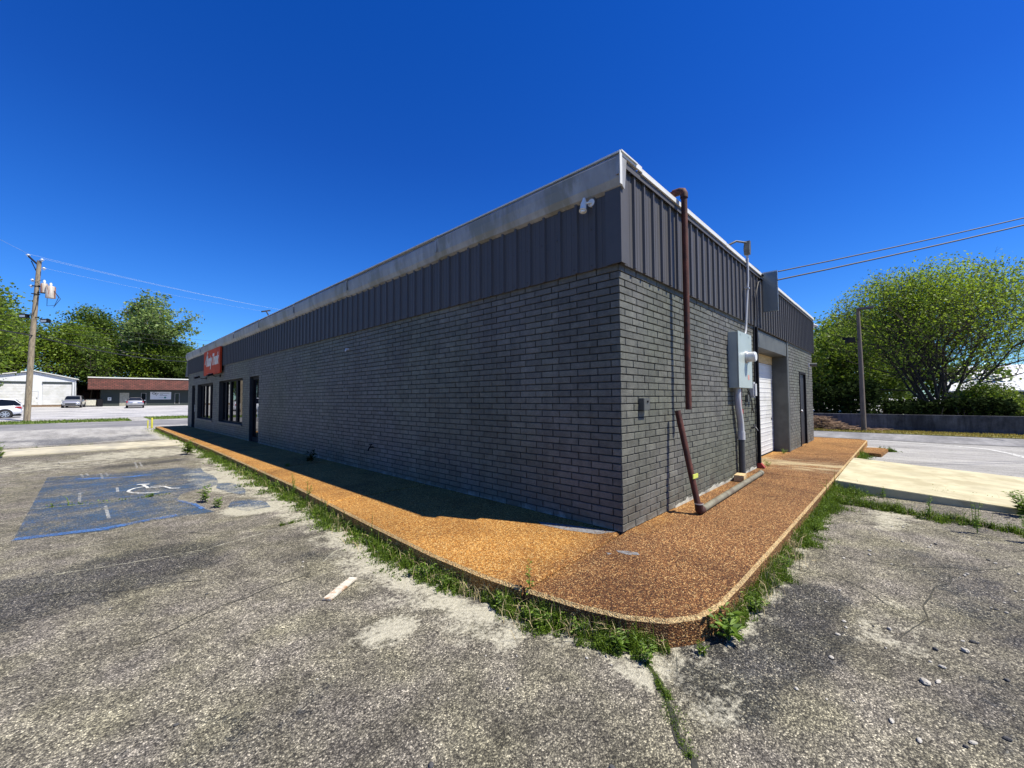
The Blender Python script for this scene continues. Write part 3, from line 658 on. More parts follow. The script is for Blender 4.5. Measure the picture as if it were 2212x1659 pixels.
# bright coping edge
mb_ = MB(); y = -.12
while y < LEN:
    L = min(3.05, LEN+.1-y); dz = rg.uniform(-.008, .012); mb_.box(-.12, .22, y, y+L-.004, 3.952+dz, 3.968+dz); y += L
x = -.10; first = True
while x < WID:
    L = min(2.9, WID+.05-x); dz = .02 if first else rg.uniform(-.01, .008)
    if first: L = .45
    mb_.box(x, x+L-.004, -.105, -.088, 3.905+dz, 3.950+dz); mb_.box(x, x+L-.004, -.105, .2, 3.951+dz, 3.962+dz); x += L; first = False
mb_.box(-.145, -.10, -.112, -.104, 3.62, 3.955)
mb_.build('coping', M['coping'], bld)
mb_ = MB(); mb_.box(.0, WID, 0, LEN, 3.80, 3.86); mb_.build('roof', M['roof'], bld)
# sloping mansard flare at the far end
mb_ = MB(); mb_.prism([(LEN+.06, 3.64), (LEN+.06, 2.78), (LEN+.85, 2.78), (LEN+.80, 2.86), (LEN+.2, 3.9), (LEN+.06, 3.9)], 0, -.04, WID); mb_.build('end_mansard', M['clad_trim'], bld)
# windows on the west face
def window(y0, y1, z0, z1, mulls):
    fr = MB(); x = .12
    fr.box(x, x+.06, y0, y0+.06, z0, z1); fr.box(x, x+.06, y1-.06, y1, z0, z1); fr.box(x, x+.06, y0+.06, y1-.06, z1-.06, z1); fr.box(x, x+.06, y0+.06, y1-.06, z0, z0+.06)
    for c, wd in mulls: fr.box(x-.02, x+.06, c-wd/2, c+wd/2, z0+.06, z1-.06)
    f = fr.build('window_frame', M['black'], bld)
    edges = [y0+.06]; 
    for c, wd in mulls: edges += [c-wd/2, c+wd/2]
    edges.append(y1-.06)
    for i in range(0, len(edges), 2):
        p = MB(); p.box(x+.02, x+.03, edges[i]-.01, edges[i+1]+.01, z0+.05, z1-.05); p.build('pane', M['glass'], f)
    s_ = MB(); s_.box(-.05, .11, y0-.02, y1+.02, z0-.045, z0-.003); s_.build('window_sill', M['greypaint'], f)
window(14.35, 17.95, .66, 2.28, [(15.62, .22), (16.6, .2), (17.3, .12)])
window(19.12, 22.55, .66, 2.25, [(20.2, .2), (21.15, .2), (21.9, .14)])
def glazed_door(y0, y1, z0, z1):
    fr = MB(); x = .07
    fr.box(x, x+.07, y0, y0+.09, z0, z1); fr.box(x, x+.07, y1-.09, y1, z0, z1); fr.box(x, x+.07, y0+.09, y1-.09, z1-.09, z1); fr.box(x, x+.07, y0+.09, y1-.09, z0, z0+.14)
    f = fr.build('door', M['black'], bld)
    p = MB(); p.box(x+.02, x+.03, y0+.085, y1-.085, z0+.13, z1-.08); p.build('pane', M['glass'], f)
    h = MB(); h.tube([(x-.06, y0+.14, .95), (x-.06, y0+.14, 1.3)], .012, 6); h.tube([(x-.06, y0+.14, .97), (x, y0+.14, .97)], .01, 6); h.tube([(x-.06, y0+.14, 1.28), (x, y0+.14, 1.28)], .01, 6); h.build('handle', M['galv'], f)
glazed_door(12.45, 13.48, .165, 2.27); glazed_door(23.2, 24.05, .165, 2.24)
# garage opening: steel lintel, jambs, sectional door
mb_ = MB(); mb_.box(5.30, 8.14, -.012, .33, 2.50, 2.838); mb_.build('steel_lintel', M['greypaint'], bld, bevel=.004)
mb_ = MB(); mb_.box(8.138, 8.30, -.028, .02, .17, 2.86); mb_.box(8.115, 8.139, -.02, .33, .17, 2.498); mb_.build('steel_jamb', M['greypaint'], bld)
mb_ = MB(); mb_.box(5.19, 5.302, -.024, .02, .17, 2.86); mb_.box(5.301, 5.325, -.02, .33, .17, 2.498); mb_.build('steel_jamb', M['greypaint'], bld)
gd = MB(); z = .19; k = 0
while z < 2.28:
    hh = .415; y0_ = .30
    gd.box(5.33, 8.11, y0_, y0_+.04, z, min(z+hh-.008, 2.29))
    for j in range(1, 4):
        zz = z+j*hh/4
        if zz < 2.27: gd.box(5.335, 8.105, y0_-.006, y0_, zz-.028, zz-.006)
    z += hh
gdo = gd.build('garage_door', M['doorwhite'], bld, bevel=0)
t = MB(); t.box(5.33, 8.11, .29, .33, 2.30, 2.497); t.build('header_board', M['wood'], bld)
t = MB(); t.box(5.33, 8.11, .296, .305, .166, .195); t.box(7.9, 7.94, .285, .299, .95, 1.0); t.build('weather_strip', M['black'], gdo)
# personnel door
mb_ = MB(); mb_.box(9.72, 9.78, -.03, .1, .17, 2.2); mb_.box(10.64, 10.7, -.03, .1, .17, 2.2); mb_.box(9.78, 10.64, -.03, .1, 2.14, 2.2); dfr = mb_.build('door_frame', M['black'], bld)
mb_ = MB(); mb_.box(9.785, 10.635, .02, .06, .19, 2.135); sd = mb_.build('side_door', mat('dark_grey_door', (.014, .014, .016), .5, var=.1), bld)
h = MB(); h.sphere((9.87, -.03, 1.12), .032); h.tube([(9.87, -.03, 1.12), (9.87, .02, 1.12)], .016, 8); h.build('door_knob', M['galv'], sd)

# ------------------------------------------------------------------ things fixed to the building
def thing(name, loc, label, cat, group=None): return empty(name, loc, label, cat, group)
# red sign
s = thing('shop_sign', (-.1, 18.7, 2.6), 'red square sign with white script lettering on the dark cladding', 'sign')
b = MB(); b.box(-.15, -.085, 17.17, 20.3, 2.585, 3.625); b.build('sign_face', M['redsign'], s)
def text_mesh(name, txt, size, mt, parent, mw, shear=.0, offset=0.0):
    cu = bpy.data.curves.new(name, 'FONT'); cu.body = txt; cu.size = size; cu.shear = shear; cu.offset = offset; cu.extrude = .004; cu.align_x = 'CENTER'; cu.resolution_u = 3
    o = bpy.data.objects.new(name, cu); col.objects.link(o); bpy.context.view_layer.update()
    me = bpy.data.meshes.new_from_object(o); bpy.data.objects.remove(o)
    me.transform(mw); me.materials.clear(); me.materials.append(mt)
    q = bpy.data.objects.new(name, me); col.objects.link(q); q.parent = parent; q.matrix_parent_inverse = parent.matrix_basis.inverted(); return q
M['lettering'] = mat('cream_lettering', (.62, .60, .52), .5, var=.05, bmp=0)
# text reads along -Y on the west face
def mw_west(y, z, x=-.152, sy=1, sz=1): return Matrix.Translation((x, y, z)) @ Matrix(((0, 0, -1, 0), (-1, 0, 0, 0), (0, 1, 0, 0), (0, 0, 0, 1))) @ Matrix.Diagonal((sy, sz, 1, 1))
text_mesh('lettering', 'Rusty Trunk', .42, M['lettering'], s, mw_west(18.6, 2.98, sy=1.08, sz=1.5), .35, .018)
b = MB(); pts = []
for k in range(7):
    t = k/6; yb = 20.0-.45*t; zb = 3.02+.42*t
    b.add([(-.156, yb, zb), (-.156, yb-.16, zb+.08), (-.156, yb-.08, zb+.16), (-.156, yb+.05, zb+.09)], [(0, 1, 2, 3)])
b.build('emblem', M['lettering'], s)
# sign flood lamps
for i, (yy_, zz_, lb) in enumerate(((17.75, 2.49, 'small black floodlight below the right corner of the red sign'), (20.5, 2.5, 'small black floodlight on the brick left of the red sign'))):
    s = thing('sign_light', (-.1, yy_, zz_), lb, 'wall light', 'floodlights by the red sign')
    b = MB(); b.box(-.04, -.011, yy_-.05, yy_+.05, zz_-.05, zz_+.05); b.tube([(-.03, yy_, zz_), (-.2, yy_, zz_-.02), (-.3, yy_, zz_+.04)], .014, 6); b.build('bracket', M['black'], s)
    b = MB(); b.prism([(-.28, zz_+.1), (-.46, zz_+.03), (-.44, zz_-.05), (-.27, zz_+.02)], 1, yy_-.14, yy_+.14); b.build('lamp_head', M['black'], s)
    b = MB(); b.box(-.42, -.3, yy_-.11, yy_+.11, zz_+.078, zz_+.084); b.build('lens', M['galv'], s)
# white security light near the corner
s = thing('security_light', (-.08, .3, 3.56), 'small white round flood lamp on the dark cladding near the roof corner', 'wall light')
b = MB(); b.tube([(-.048, .27, 3.575), (-.075, .27, 3.575)], .042, 16); b.build('mount', M['white'], s)
b = MB(); b.tube([(-.075, .27, 3.575), (-.115, .29, 3.565), (-.13, .32, 3.555)], .012, 8); b.build('arm', M['white'], s)
b = MB(); b.tube([(-.125, .325, 3.5755), (-.135, .325, 3.55), (-.145, .323, 3.50), (-.155, .32, 3.475)], [.028, .032, .034, .041], 16); b.tube([(-.12, .325, 3.625), (-.125, .325, 3.5755)], [.014, .028], 12); b.build('lamp_shell', M['white'], s)
b = MB(); b.sphere((-.157, .319, 3.468), .029, 12, (1, 1, .5)); b.build('lens', M['headlens'], s)
# faucets on the west wall
s = thing('wall_spout', (0, 6.15, 2.54), 'tiny white spout high on the shaded brick wall', 'spout'); b = MB(); b.tube([(0, 6.15, 2.54), (-.07, 6.15, 2.54), (-.085, 6.15, 2.49)], .018, 8); b.build('pipe_stub', M['white'], s)
s = thing('hose_tap', (0, 5.09, .62), 'black hose tap low on the shaded brick wall', 'tap'); b = MB(); b.tube([(0, 5.09, .62), (-.09, 5.09, .62), (-.12, 5.09, .56)], .014, 8); b.build('spout', M['black'], s)
b = MB(); b.tube([(-.07, 5.09, .62), (-.07, 5.09, .67)], .008, 6); b.tube([(-.07, 5.04, .67), (-.07, 5.14, .67)], .012, 6); b.build('handle', M['black'], s)
s = thing('hose_tap', (4.77, 0, .95), 'small grey hose tap on the sunlit brick beside the garage jamb', 'tap'); b = MB(); b.tube([(4.77, -.01, .95), (4.77, -.09, .95), (4.77, -.12, .89)], .016, 8); b.build('spout', M['pvcdark'], s)
b = MB(); b.tube([(4.72, -.07, .99), (4.82, -.07, .99)], .012, 6); b.tube([(4.77, -.07, .95), (4.77, -.07, .99)], .008, 6); b.build('handle', M['pvcdark'], s)
# small junction box
s = thing('junction_box', (.42, -.05, 1.37), 'small grey painted outlet box on the brick near the corner', 'electrical box')
b = MB(); b.box(.36, .50, -.075, -.012, 1.37, 1.50); b.build('box_body', M['greypaint'], s, bevel=.005)
b = MB(); b.tube([(.44, -.075, 1.465), (.44, -.085, 1.465)], .012, 10); b.build('lock', M['black'], s)
# rusty vent pipe
s = thing('vent_pipe', (1.33, -.174, 1.35), 'tall rusty iron pipe bending over the roof edge and cut off mid wall', 'pipe')
b = MB(); b.tube([(1.33, -.174, 1.36), (1.33, -.174, 4.02)], .036, 14); b.build('riser', M['rust'], s)
b = MB(); b.tube([(1.33, -.174, 3.97), (1.33, -.174, 4.02), (1.33, -.16, 4.055), (1.33, -.12, 4.07), (1.33, -.04, 4.07)], .046, 14); b.build('elbow', M['rust'], s)
b = MB(); b.tube([(1.33, -.06, 4.07), (1.33, .62, 4.02)], .034, 12); b.tube([(1.33, .6, 4.1), (1.33, .64, 4.02), (1.33, .64, 3.85)], .036, 12); b.build('roof_run', M['rust'], s)
# leaning rusty pipe with elbow and ground run
s = thing('broken_drain_pipe', (1.15, -.33, SWZ), 'rusty pipe leaning at the wall joined to a grey pipe lying on the walk', 'pipe')
b = MB(); b.tube([(1.15, -.33, .235), (1.15, -.112, 1.35)], .034, 14); b.build('leaning_pipe', M['rust'], s)
b = MB(); b.tube([(1.15, -.332, .30), (1.15, -.335, .225), (1.17, -.337, .212), (1.24, -.335, .208)], .045, 14); b.build('elbow', M['rust'], s)
b = MB(); b.tube([(1.15, -.333, .285), (1.15, -.333, .297)], .048, 14); b.build('clamp', M['galv'], s)
b = MB(); b.tube([(1.2, -.335, .205), (4.30, -.26, .207)], .038, 14); b.tube([(4.22, -.262, .207), (4.33, -.259, .207)], .043, 14); b.build('ground_run', M['oldpipe'], s)
b = MB(); b.box(1.08, 1.23, -.305, -.294, .575, .622); b.build('clamp_tag', M['yellowtag'], s)
# wood block
s = MB(); s.box(3.44, 3.70, -.20, -.06, SWZ+.002, SWZ+.105, rz=.1); tag(s.build('wood_block', M['wood'], bevel=.004), 'short squared wood block on the walk below the meter box', 'wood block')
# electrical service panel
s = thing('electrical_panel', (3.9, -.08, 1.66), 'tall pale grey green electrical box with a round meter on the brick wall', 'electrical box')
b = MB(); b.box(3.50, 4.28, -.155, -.012, 1.655, 2.57); b.build('cabinet', M['panelgrey'], s, bevel=.006)
b = MB(); b.box(3.49, 4.29, -.17, -.158, 1.66, 2.58); b.box(3.60, 3.66, -.175, -.168, 2.52, 2.55); b.box(4.08, 4.14, -.175, -.168, 2.52, 2.55); b.build('cover', M['panelgrey'], s, bevel=.003)
b = MB(); b.tube([(3.95, -.168, 2.18), (3.95, -.20, 2.18)], .105, 20); b.tube([(3.95, -.20, 2.18), (3.95, -.30, 2.18)], .085, 20); b.build('meter', M['galv'], s)
b = MB(); b.tube([(3.95, -.30, 2.18), (3.95, -.315, 2.18)], .07, 20); b.build('meter_glass', M['headlens'], s)
b = MB(); b.box(4.0, 4.09, -.1735, -.171, 1.80, 1.88); b.build('warning_sticker', mat('faded_sticker', (.6, .3, .25), .6), s)
# conduit below the panel
s = thing('service_conduit', (4.0, -.08, SWZ), 'grey plastic conduit bending down the wall under the meter box', 'conduit')
b = MB(); b.tube([(3.72, -.085, 1.66), (3.71, -.085, 1.50), (3.725, -.085, 1.35), (3.80, -.085, 1.18), (3.845, -.085, 1.05), (3.86, -.085, .88)], .05, 14); b.build('upper_bend', M['pvc'], s)
b = MB(); b.tube([(3.86, -.085, .93), (3.86, -.085, .80)], .06, 14); b.build('coupling', M['pvc'], s)
b = MB(); b.tube([(3.86, -.085, .80), (3.87, -.085, .167)], .05, 14); b.build('lower_conduit', M['pvcdark'], s)
# service mast
s = thing('service_mast', (4.38, -.09, 2.57), 'thin grey conduit rising from the meter box to above the roof edge', 'conduit')
b = MB(); b.tube([(4.18, -.09, 2.575), (4.26, -.09, 2.66), (4.30, -.09, 2.8), (4.32, -.1, 3.1), (4.38, -.12, 3.6), (4.38, -.12, 4.05)], .021, 10); b.build('mast_tube', M['pvc'], s)
b = MB(); b.prism([(4.30, 4.14), (4.335, 4.04), (4.40, 4.04), (4.425, 4.14), (4.425, 4.29), (4.36, 4.29)], 1, -.17, -.08); b.build('weatherhead', M['greypaint'], s)
b = MB(); b.tube([(4.33, -.12, 4.25), (4.1, -.02, 4.24), (3.95, .25, 4.10), (3.9, .5, 3.9)], .018, 8); b.build('bracket_arm', M['greypaint'], s)
b = MB(); b.box(4.31, 4.39, -.145, -.075, 3.43, 3.45); b.build('strap', M['galv'], s)
# telephone box
s = thing('telephone_box', (4.62, -.1, 1.5), 'small rounded grey telephone box with dangling wires beside the meter box', 'utility box')
b = MB(); b.box(4.62, 4.78, -.13, -.012, 1.50, 1.78); b.build('casing', M['pvc'], s, bevel=.03)
b = MB(); b.box(4.42, 4.52, -.06, -.012, 1.42, 1.55); b.build('side_box', M['greypaint'], s, bevel=.004)
b = MB(); b.tube([(4.5, -.09, 1.51), (4.46, -.1, 1.36), (4.55, -.11, 1.25), (4.63, -.1, 1.30), (4.66, -.08, 1.22)], .008, 6); b.tube([(4.54, -.08, 1.5), (4.6, -.09, 1.38), (4.66, -.07, 1.34), (4.60, -.06, 1.16)], .006, 6)
b.tube([(4.33, -.07, 1.66), (4.38, -.1, 1.58), (4.45, -.09, 1.50)], .008, 6); b.build('dangling_wire', M['cable'], s)
b = MB(); b.tube([(4.02, -.05, 1.66), (4.03, -.05, 1.30)], .012, 8); b.box(3.99, 4.07, -.07, -.03, 1.22, 1.30); b.build('red_fitting', M['redpaint'], s)
# downspout
s = thing('downspout', (5.17, -.04, SWZ), 'slim black drain tube down the garage jamb with a red foot', 'downspout')
b = MB(); b.box(5.08, 5.14, -.085, -.03, .26, 2.84); b.build('tube', M['black'], s)
b = MB(); b.prism([(-.025, .262), (-.09, .262), (-.15, .185), (-.13, .167), (-.025, .167)], 0, 5.07, 5.15); b.build('boot', M['redpaint'], s)
# blade sign
s = thing('blade_sign', (5.45, -.25, 3.2), 'blank grey projecting sign panel bracketed above the garage wall', 'sign')
b = MB(); b.box(5.44, 5.49, -.37, -.12, 3.17, 3.95); b.build('panel', M['bladegrey'], s, bevel=.004)
b = MB(); b.box(5.432, 5.438, -.375, -.115, 3.93, 3.955); b.box(5.432, 5.438, -.375, -.368, 3.16, 3.93); b.build('edge_trim', M['galv'], s)
b = MB(); b.tube([(5.46, -.15, 3.88), (5.40, .1, 4.06), (5.3, .5, 4.05)], .022, 8); b.tube([(5.46, -.15, 3.78), (5.40, .1, 4.0)], .016, 8); b.tube([(5.15, .0, 4.06), (5.42, -.06, 4.0)], .02, 8); b.build('bracket', M['black'], s)
# service cable drops
def wire(name, pts, r, mt, label, group=None, sag=0, n=20):
    a, c = Vector(pts[0]), Vector(pts[-1])
    if len(pts) == 2: P = [a.lerp(c, i/n)-Vector((0, 0, sag*4*(i/n)*(1-i/n))) for i in range(n+1)]
    else: P = pts
    b = MB(); b.tube(P, r, 5, False); return tag(b.build(name, mt, fix=False), label, 'cable', group)
wire('loose_cable', [(5.30, -.10, 3.75), (5.1, -.12, 3.70), (4.92, -.10, 3.35), (4.90, -.09, 3.0), (4.94, -.06, 2.75), (4.97, -.05, 2.2), (4.99, -.05, 1.75)], .013, M['cable'], 'black cable looping down the cladding left of the blank sign')
wire('overhead_cable', [(5.44, -.39, 3.92), (21, -15.5, 9.75)], .012, M['cable'], 'upper of the two dark cables running off right from the blank sign', None, .35)
wire('overhead_cable', [(5.28, -.40, 3.72), (21, -15.9, 9.7)], .014, M['cable'], 'lower of the two dark cables running off right from the blank sign', None, .35)
# wall lamp and camera at the far south end
s = thing('wall_lamp', (11.3, 0, 2.46), 'small grey cylinder lamp on the brick right of the dark side door', 'wall light')
b = MB(); b.box(11.28, 11.38, -.05, -.011, 2.40, 2.52); b.build('mount', M['white'], s)
b = MB(); b.tube([(11.33, -.05, 2.47), (11.35, -.22, 2.46)], [.05, .055], 12); b.build('lamp_barrel', M['greypaint'], s)
s = thing('security_camera', (12.0, -.1, 3.75), 'small white camera at the far end of the metal cladding', 'camera')
b = MB(); b.box(11.99, 12.05, -.10, -.03, 3.66, 3.82); b.build('mount', M['white'], s)
b = MB(); b.tube([(12.03, -.08, 3.76), (12.10, -.17, 3.72)], .04, 10); b.build('camera_body', M['pvc'], s)
s = thing('roof_antenna', (1.18, 12.87, 3.9), 'tiny tilted antenna standing up behind the roof fascia', 'antenna')
b = MB(); b.tube([(.3, 12.2, 3.9), (.2, 12.6, 4.35)], .02, 6); b.tube([(.05, 12.5, 4.30), (.35, 12.75, 4.42)], .025, 6); b.build('antenna_mast', M['cable'], s)

# ------------------------------------------------------------------ debris
b = MB(); b.box(-2.49, -2.12, 1.162, 1.230, .006, .022, rz=R(35)); pl_ = b.build('plank', M['plank'], bevel=.002); tag(pl_, 'short flat piece of pale board lying on the asphalt', 'plank')
def at_g(x, y): return x, y
rg = random.Random(21)
M['stone'] = mat('pale_stone', (.38, .36, .31), .85, var=.2, scale=30, bmp=.3); M['stonedark'] = mat('dark_stone', (.06, .06, .06), .85, var=.2, scale=30)
def stone(name, x, y, r_, mt, label, group, seed):
    rr = random.Random(seed); b = MB(); b.sphere((0, 0, 0), 1, 8)
    a = rr.uniform(0, 3); ca, sa = math.cos(a), math.sin(a); sx, sy, sz = r_*rr.uniform(1, 1.5), r_*rr.uniform(.7, 1), r_*rr.uniform(.45, .7); out = []
    for v in b.v:
        k = 1+.28*mnoise.noise(Vector(v)*1.4+Vector((seed, 0, 0))); px, py, pz = v[0]*sx*k, v[1]*sy*k, v[2]*sz*k
        out.append((x+px*ca-py*sa, y+px*sa+py*ca, max(.0, sz*.75+pz)+hgt(x, y)+.001))
    b.v = out; b.sm = [False]*len(b.f); return tag(b.build(name, mt, fix=False), label, 'stone', group)
ST = [(-.655, -2.10, .022, 'larger pale stone of the pair on the near right asphalt'), (-.60, -2.15, .015, 'smaller pale stone touching the larger one on the near right asphalt'), (-.12, -2.28, .019, 'elongated pale stone alone on the right asphalt'), (-1.17, -1.62, .012, 'pale pebble just right of the weedy crack')]
for i, (x, y, r_, l) in enumerate(ST): stone('stone', x, y, r_, M['stone'], l, None, i+1)
gl = 'small pebble scattered on the asphalt'
for i in range(230):
    if i < 185: x, y = rg.uniform(-1.3, 4.2), rg.uniform(-3.3, -1.6)
    else: x, y = rg.uniform(-3.6, -1.5), rg.uniform(-1.5, 3.2)
    if seg_d(x, y, CURB) < .15 or (y > -1.2 and x > -1.6): continue
    stone('pebble', x, y, rg.choice((.004, .006, .008, .010, .013) if i < 185 else (.004, .006, .009)), M['stone'] if rg.random() < .75 else M['stonedark'], gl, 'pebbles scattered on the asphalt', 50+i)
stone('asphalt_chip', -2.72, -.62, .014, M['stonedark'], 'black chip lying on the near left asphalt', None, 7)
stone('asphalt_chip', -2.23, -1.17, .017, M['stonedark'], 'black chip at the lower middle of the asphalt', None, 9)
b = MB(); b.box(-4.15, -3.35, 12.55, 12.75, .004, .03, rz=.1); tag(b.build('board', mat('bleached_board', (.3, .28, .22), .9)), 'flat weathered board lying by the concrete strip at left', 'board')

# ------------------------------------------------------------------ weeds
rng = np.random.default_rng(4)
def blades_mesh(name, P, H, W, mt, lean=.5, leafy=0.0):
    """P (n,3) bases; each blade is 5 verts: quad + tip triangle"""
    n = len(P); a = rng.uniform(0, 2*np.pi, n); ld = rng.uniform(0, 2*np.pi, n); lm = rng.uniform(.1, 1, n)*lean
    dx = np.stack([np.cos(a), np.sin(a), np.zeros(n)], 1); L = np.stack([np.cos(ld), np.sin(ld), np.zeros(n)], 1)
    H = H[:, None]; W = W[:, None]; lm = lm[:, None]; Z = np.array([[0, 0, 1.]])
    b0 = P-dx*W*.5; b1 = P+dx*W*.5; mid = P+L*H*lm*.35+Z*H*.6; m0 = mid-dx*W*.45; m1 = mid+dx*W*.45; tip = P+L*H*lm+Z*H*(1-.35*lm)
    V = np.stack([b0, b1, m1, m0, tip], 1).reshape(-1, 3)
    me = bpy.data.meshes.new(name); F = []
    for i in range(n): k = 5*i; F += [(k, k+1, k+2, k+3), (k+3, k+2, k+4)]
    me.from_pydata(V.tolist(), [], F); me.materials.append(mt); return me
def leaves_arrays(C, S, flat=.0, aspect=.6):
    """diamond leaves at centres C with size S, random orientation -> verts, faces"""
    n = len(C); d = rng.normal(size=(n, 3)); d[:, 2] *= (1-flat); d /= np.linalg.norm(d, axis=1)[:, None]
    e = rng.normal(size=(n, 3)); e[:, 2] *= (1-flat*.7); e -= d*(e*d).sum(1)[:, None]; e /= np.linalg.norm(e, axis=1)[:, None]
    S = S[:, None]; V = np.stack([C-d*S*.5, C+e*S*.5*aspect, C+d*S*.5, C-e*S*.5*aspect], 1).reshape(-1, 3); return V
def quad_mesh(name, V, mt):
    n = len(V)//4; me = bpy.data.meshes.new(name); me.vertices.add(4*n); me.vertices.foreach_set('co', V.astype(np.float32).ravel())
    me.loops.add(4*n); me.loops.foreach_set('vertex_index', np.arange(4*n, dtype=np.int32)); me.polygons.add(n)
    me.polygons.foreach_set('loop_start', np.arange(0, 4*n, 4, dtype=np.int32)); me.polygons.foreach_set('loop_total', np.full(n, 4, dtype=np.int32))
    me.update(calc_edges=True); me.materials.append(mt); return me
def link(name, me, parent=None):
    o = bpy.data.objects.new(name, me); col.objects.link(o)
    if parent: o.parent = parent
    return o
def along(pts, n, wl, wr, zf=0, clump=2.2, seed=0, thr=-.15):
    """n random bases along polyline; offset to the left wl / right wr of travel; clumped by noise"""
    pts = [np.array(p, float) for p in pts]; L = [np.linalg.norm(q-p) for p, q in zip(pts, pts[1:])]; cum = np.cumsum([0]+L); out = []; hs_ = []
    while len(out) < n:
        t = rng.uniform(0, cum[-1]); i = min(len(L)-1, int(np.searchsorted(cum, t)-1)); i = max(i, 0); u = (t-cum[i])/L[i]
        p = pts[i]*(1-u)+pts[i+1]*u; d = (pts[i+1]-pts[i])/L[i]; nn = np.array([-d[1], d[0]]); o_ = abs(rng.normal())*.5
        if o_ > 1: continue
        w_ = mnoise.noise(Vector((t*clump, seed, 0)))+.6*mnoise.noise(Vector((t*clump*4.3, seed, 4)))
        k = wr*max(.2, .72+1.15*w_); q = p-nn*o_*k+nn*rng.uniform(0, wl)
        v = .7*mnoise.noise(Vector((q[0]*4.1, q[1]*4.1, seed+5.)))+.6*mnoise.noise(Vector((q[0]*17, q[1]*17, seed+9.)))-.25*o_
        if v < thr+.12 and rng.random() < .9: continue
        out.append((q[0], q[1], zf)); hs_.append((1-.65*o_)*(1+.7*w_)*(1+.5*v))
    return np.array(out), np.array(hs_)
Vb = []
def add_weeds(pts, n, wr, h, wd, seed, leaf_n=0, leaf_s=.015, thr=-.15):
    n = int(n*.62); P, k = along(pts, n, 0, wr, 0, seed=seed, thr=thr); H = np.clip(.75*h*k*rng.gamma(3.2, .27, n), .008, .4)
    H[rng.random(n) < .05] *= 1.7
    WEED.append((P, H, np.full(n, wd)*rng.uniform(.6, 1.5, n)))
    if leaf_n:
        P, k = along(pts, leaf_n, 0, wr*1.15, 0, seed=seed, thr=thr); C = P.copy(); C[:, 2] = np.abs(rng.normal(size=leaf_n))*h*.5*np.clip(k, .2, 2)+.004
        LEAF.append(leaves_arrays(C, leaf_s*rng.uniform(.6, 1.5, leaf_n), .3, .65))
WEED = []; LEAF = []
# CURB runs with the walk on the left hand side going south then east -> weeds lie to the right (outer) side
add_weeds(CURB[:2]+CURB[2:3], 1600, .35, .10, .012, 1, 1500, .035, -.3)
add_weeds(CURB[2:5], 9000, .36, .095, .007, 2, 4500, .026, -.3)
add_weeds(CURB[4:7], 15000, .30, .085, .0045, 3, 9000, .016, -.35)
add_weeds(CURB[6:10], 9000, .20, .085, .0035, 4, 11000, .011, -.35)
add_weeds(CURB[9:12], 6000, .13, .075, .003, 5, 6000, .009, -.25)
add_weeds(CURB[13:16], 17000, .17, .085, .0035, 6, 6000, .010, -.35)
add_weeds([(1.2, -1.19), (3.9, -1.2)], 14000, .26, .085, .005, 7, 8000, .013, -.4)
add_weeds([(3.6, -1.2), (4.6, -1.22)], 9000, .55, .12, .006, 8, 4000, .018, -.5)
add_weeds([(3.9, -1.25), (3.7, -1.7), (3.55, -2.3), (3.35, -3.0), (3.0, -3.8)], 9000, .22, .08, .005, 9, 6000, .014, -.2)
add_weeds([(3.0, -3.8), (3.35, -3.0), (3.55, -2.3), (3.75, -1.6)], 6000, .15, .08, .005, 10, 3000, .014, -.1)
add_weeds([(-1.50, -.97), (-1.6, -1.08), (-1.69, -1.16), (-1.86, -1.28), (-1.96, -1.38)], 700, .04, .018, .003, 11, 1100, .006, .12)
add_weeds([(-1.96, -1.38), (-1.86, -1.28), (-1.69, -1.16), (-1.6, -1.08), (-1.50, -.97)], 400, .045, .018, .003, 12, 800, .006, .12)
add_weeds([(8.3, -1.24), (9.9, -1.24)], 1500, .3, .12, .009, 13, 600, .02, -.3)
add_weeds([(11.3, -1.75), (11.75, -1.5)], 500, .3, .10, .012, 14, 200, .03, -.3)
add_weeds([(5.2, -3.35), (4.7, -1.3)], 500, .12, .12, .006, 15, 600, .015, .1)
add_weeds([(-2.75, 6.5), (-3.5, 6.5), (-4.1, 6.7)], 130, .05, .05, .008, 16, 160, .02, .15)
add_weeds([(-1.85, 3.35), (-2.1, 3.35)], 200, .06, .04, .006, 17, 300, .012, .0)
add_weeds([(-6.5, 17.95), (-3.5, 17.95)], 200, .15, .08, .012, 18, 100, .03, .1)
P = np.concatenate([a for a, _, _ in WEED]); H = np.concatenate([a for _, a, _ in WEED]); W_ = np.concatenate([a for _, _, a in WEED])
me = blades_mesh('curb_weeds', P, H, W_, M['weed'])
# weed blades are coloured from the vertex position noise and island random
tag(link('curb_weeds', me), 'low green grass and clover growing along the kerb and in the cracks', 'weeds', kind='stuff')
tag(link('clover', quad_mesh('clover', np.concatenate(LEAF), M['weed'])), 'small leafy ground cover mixed into the kerb weeds', 'weeds', kind='stuff')

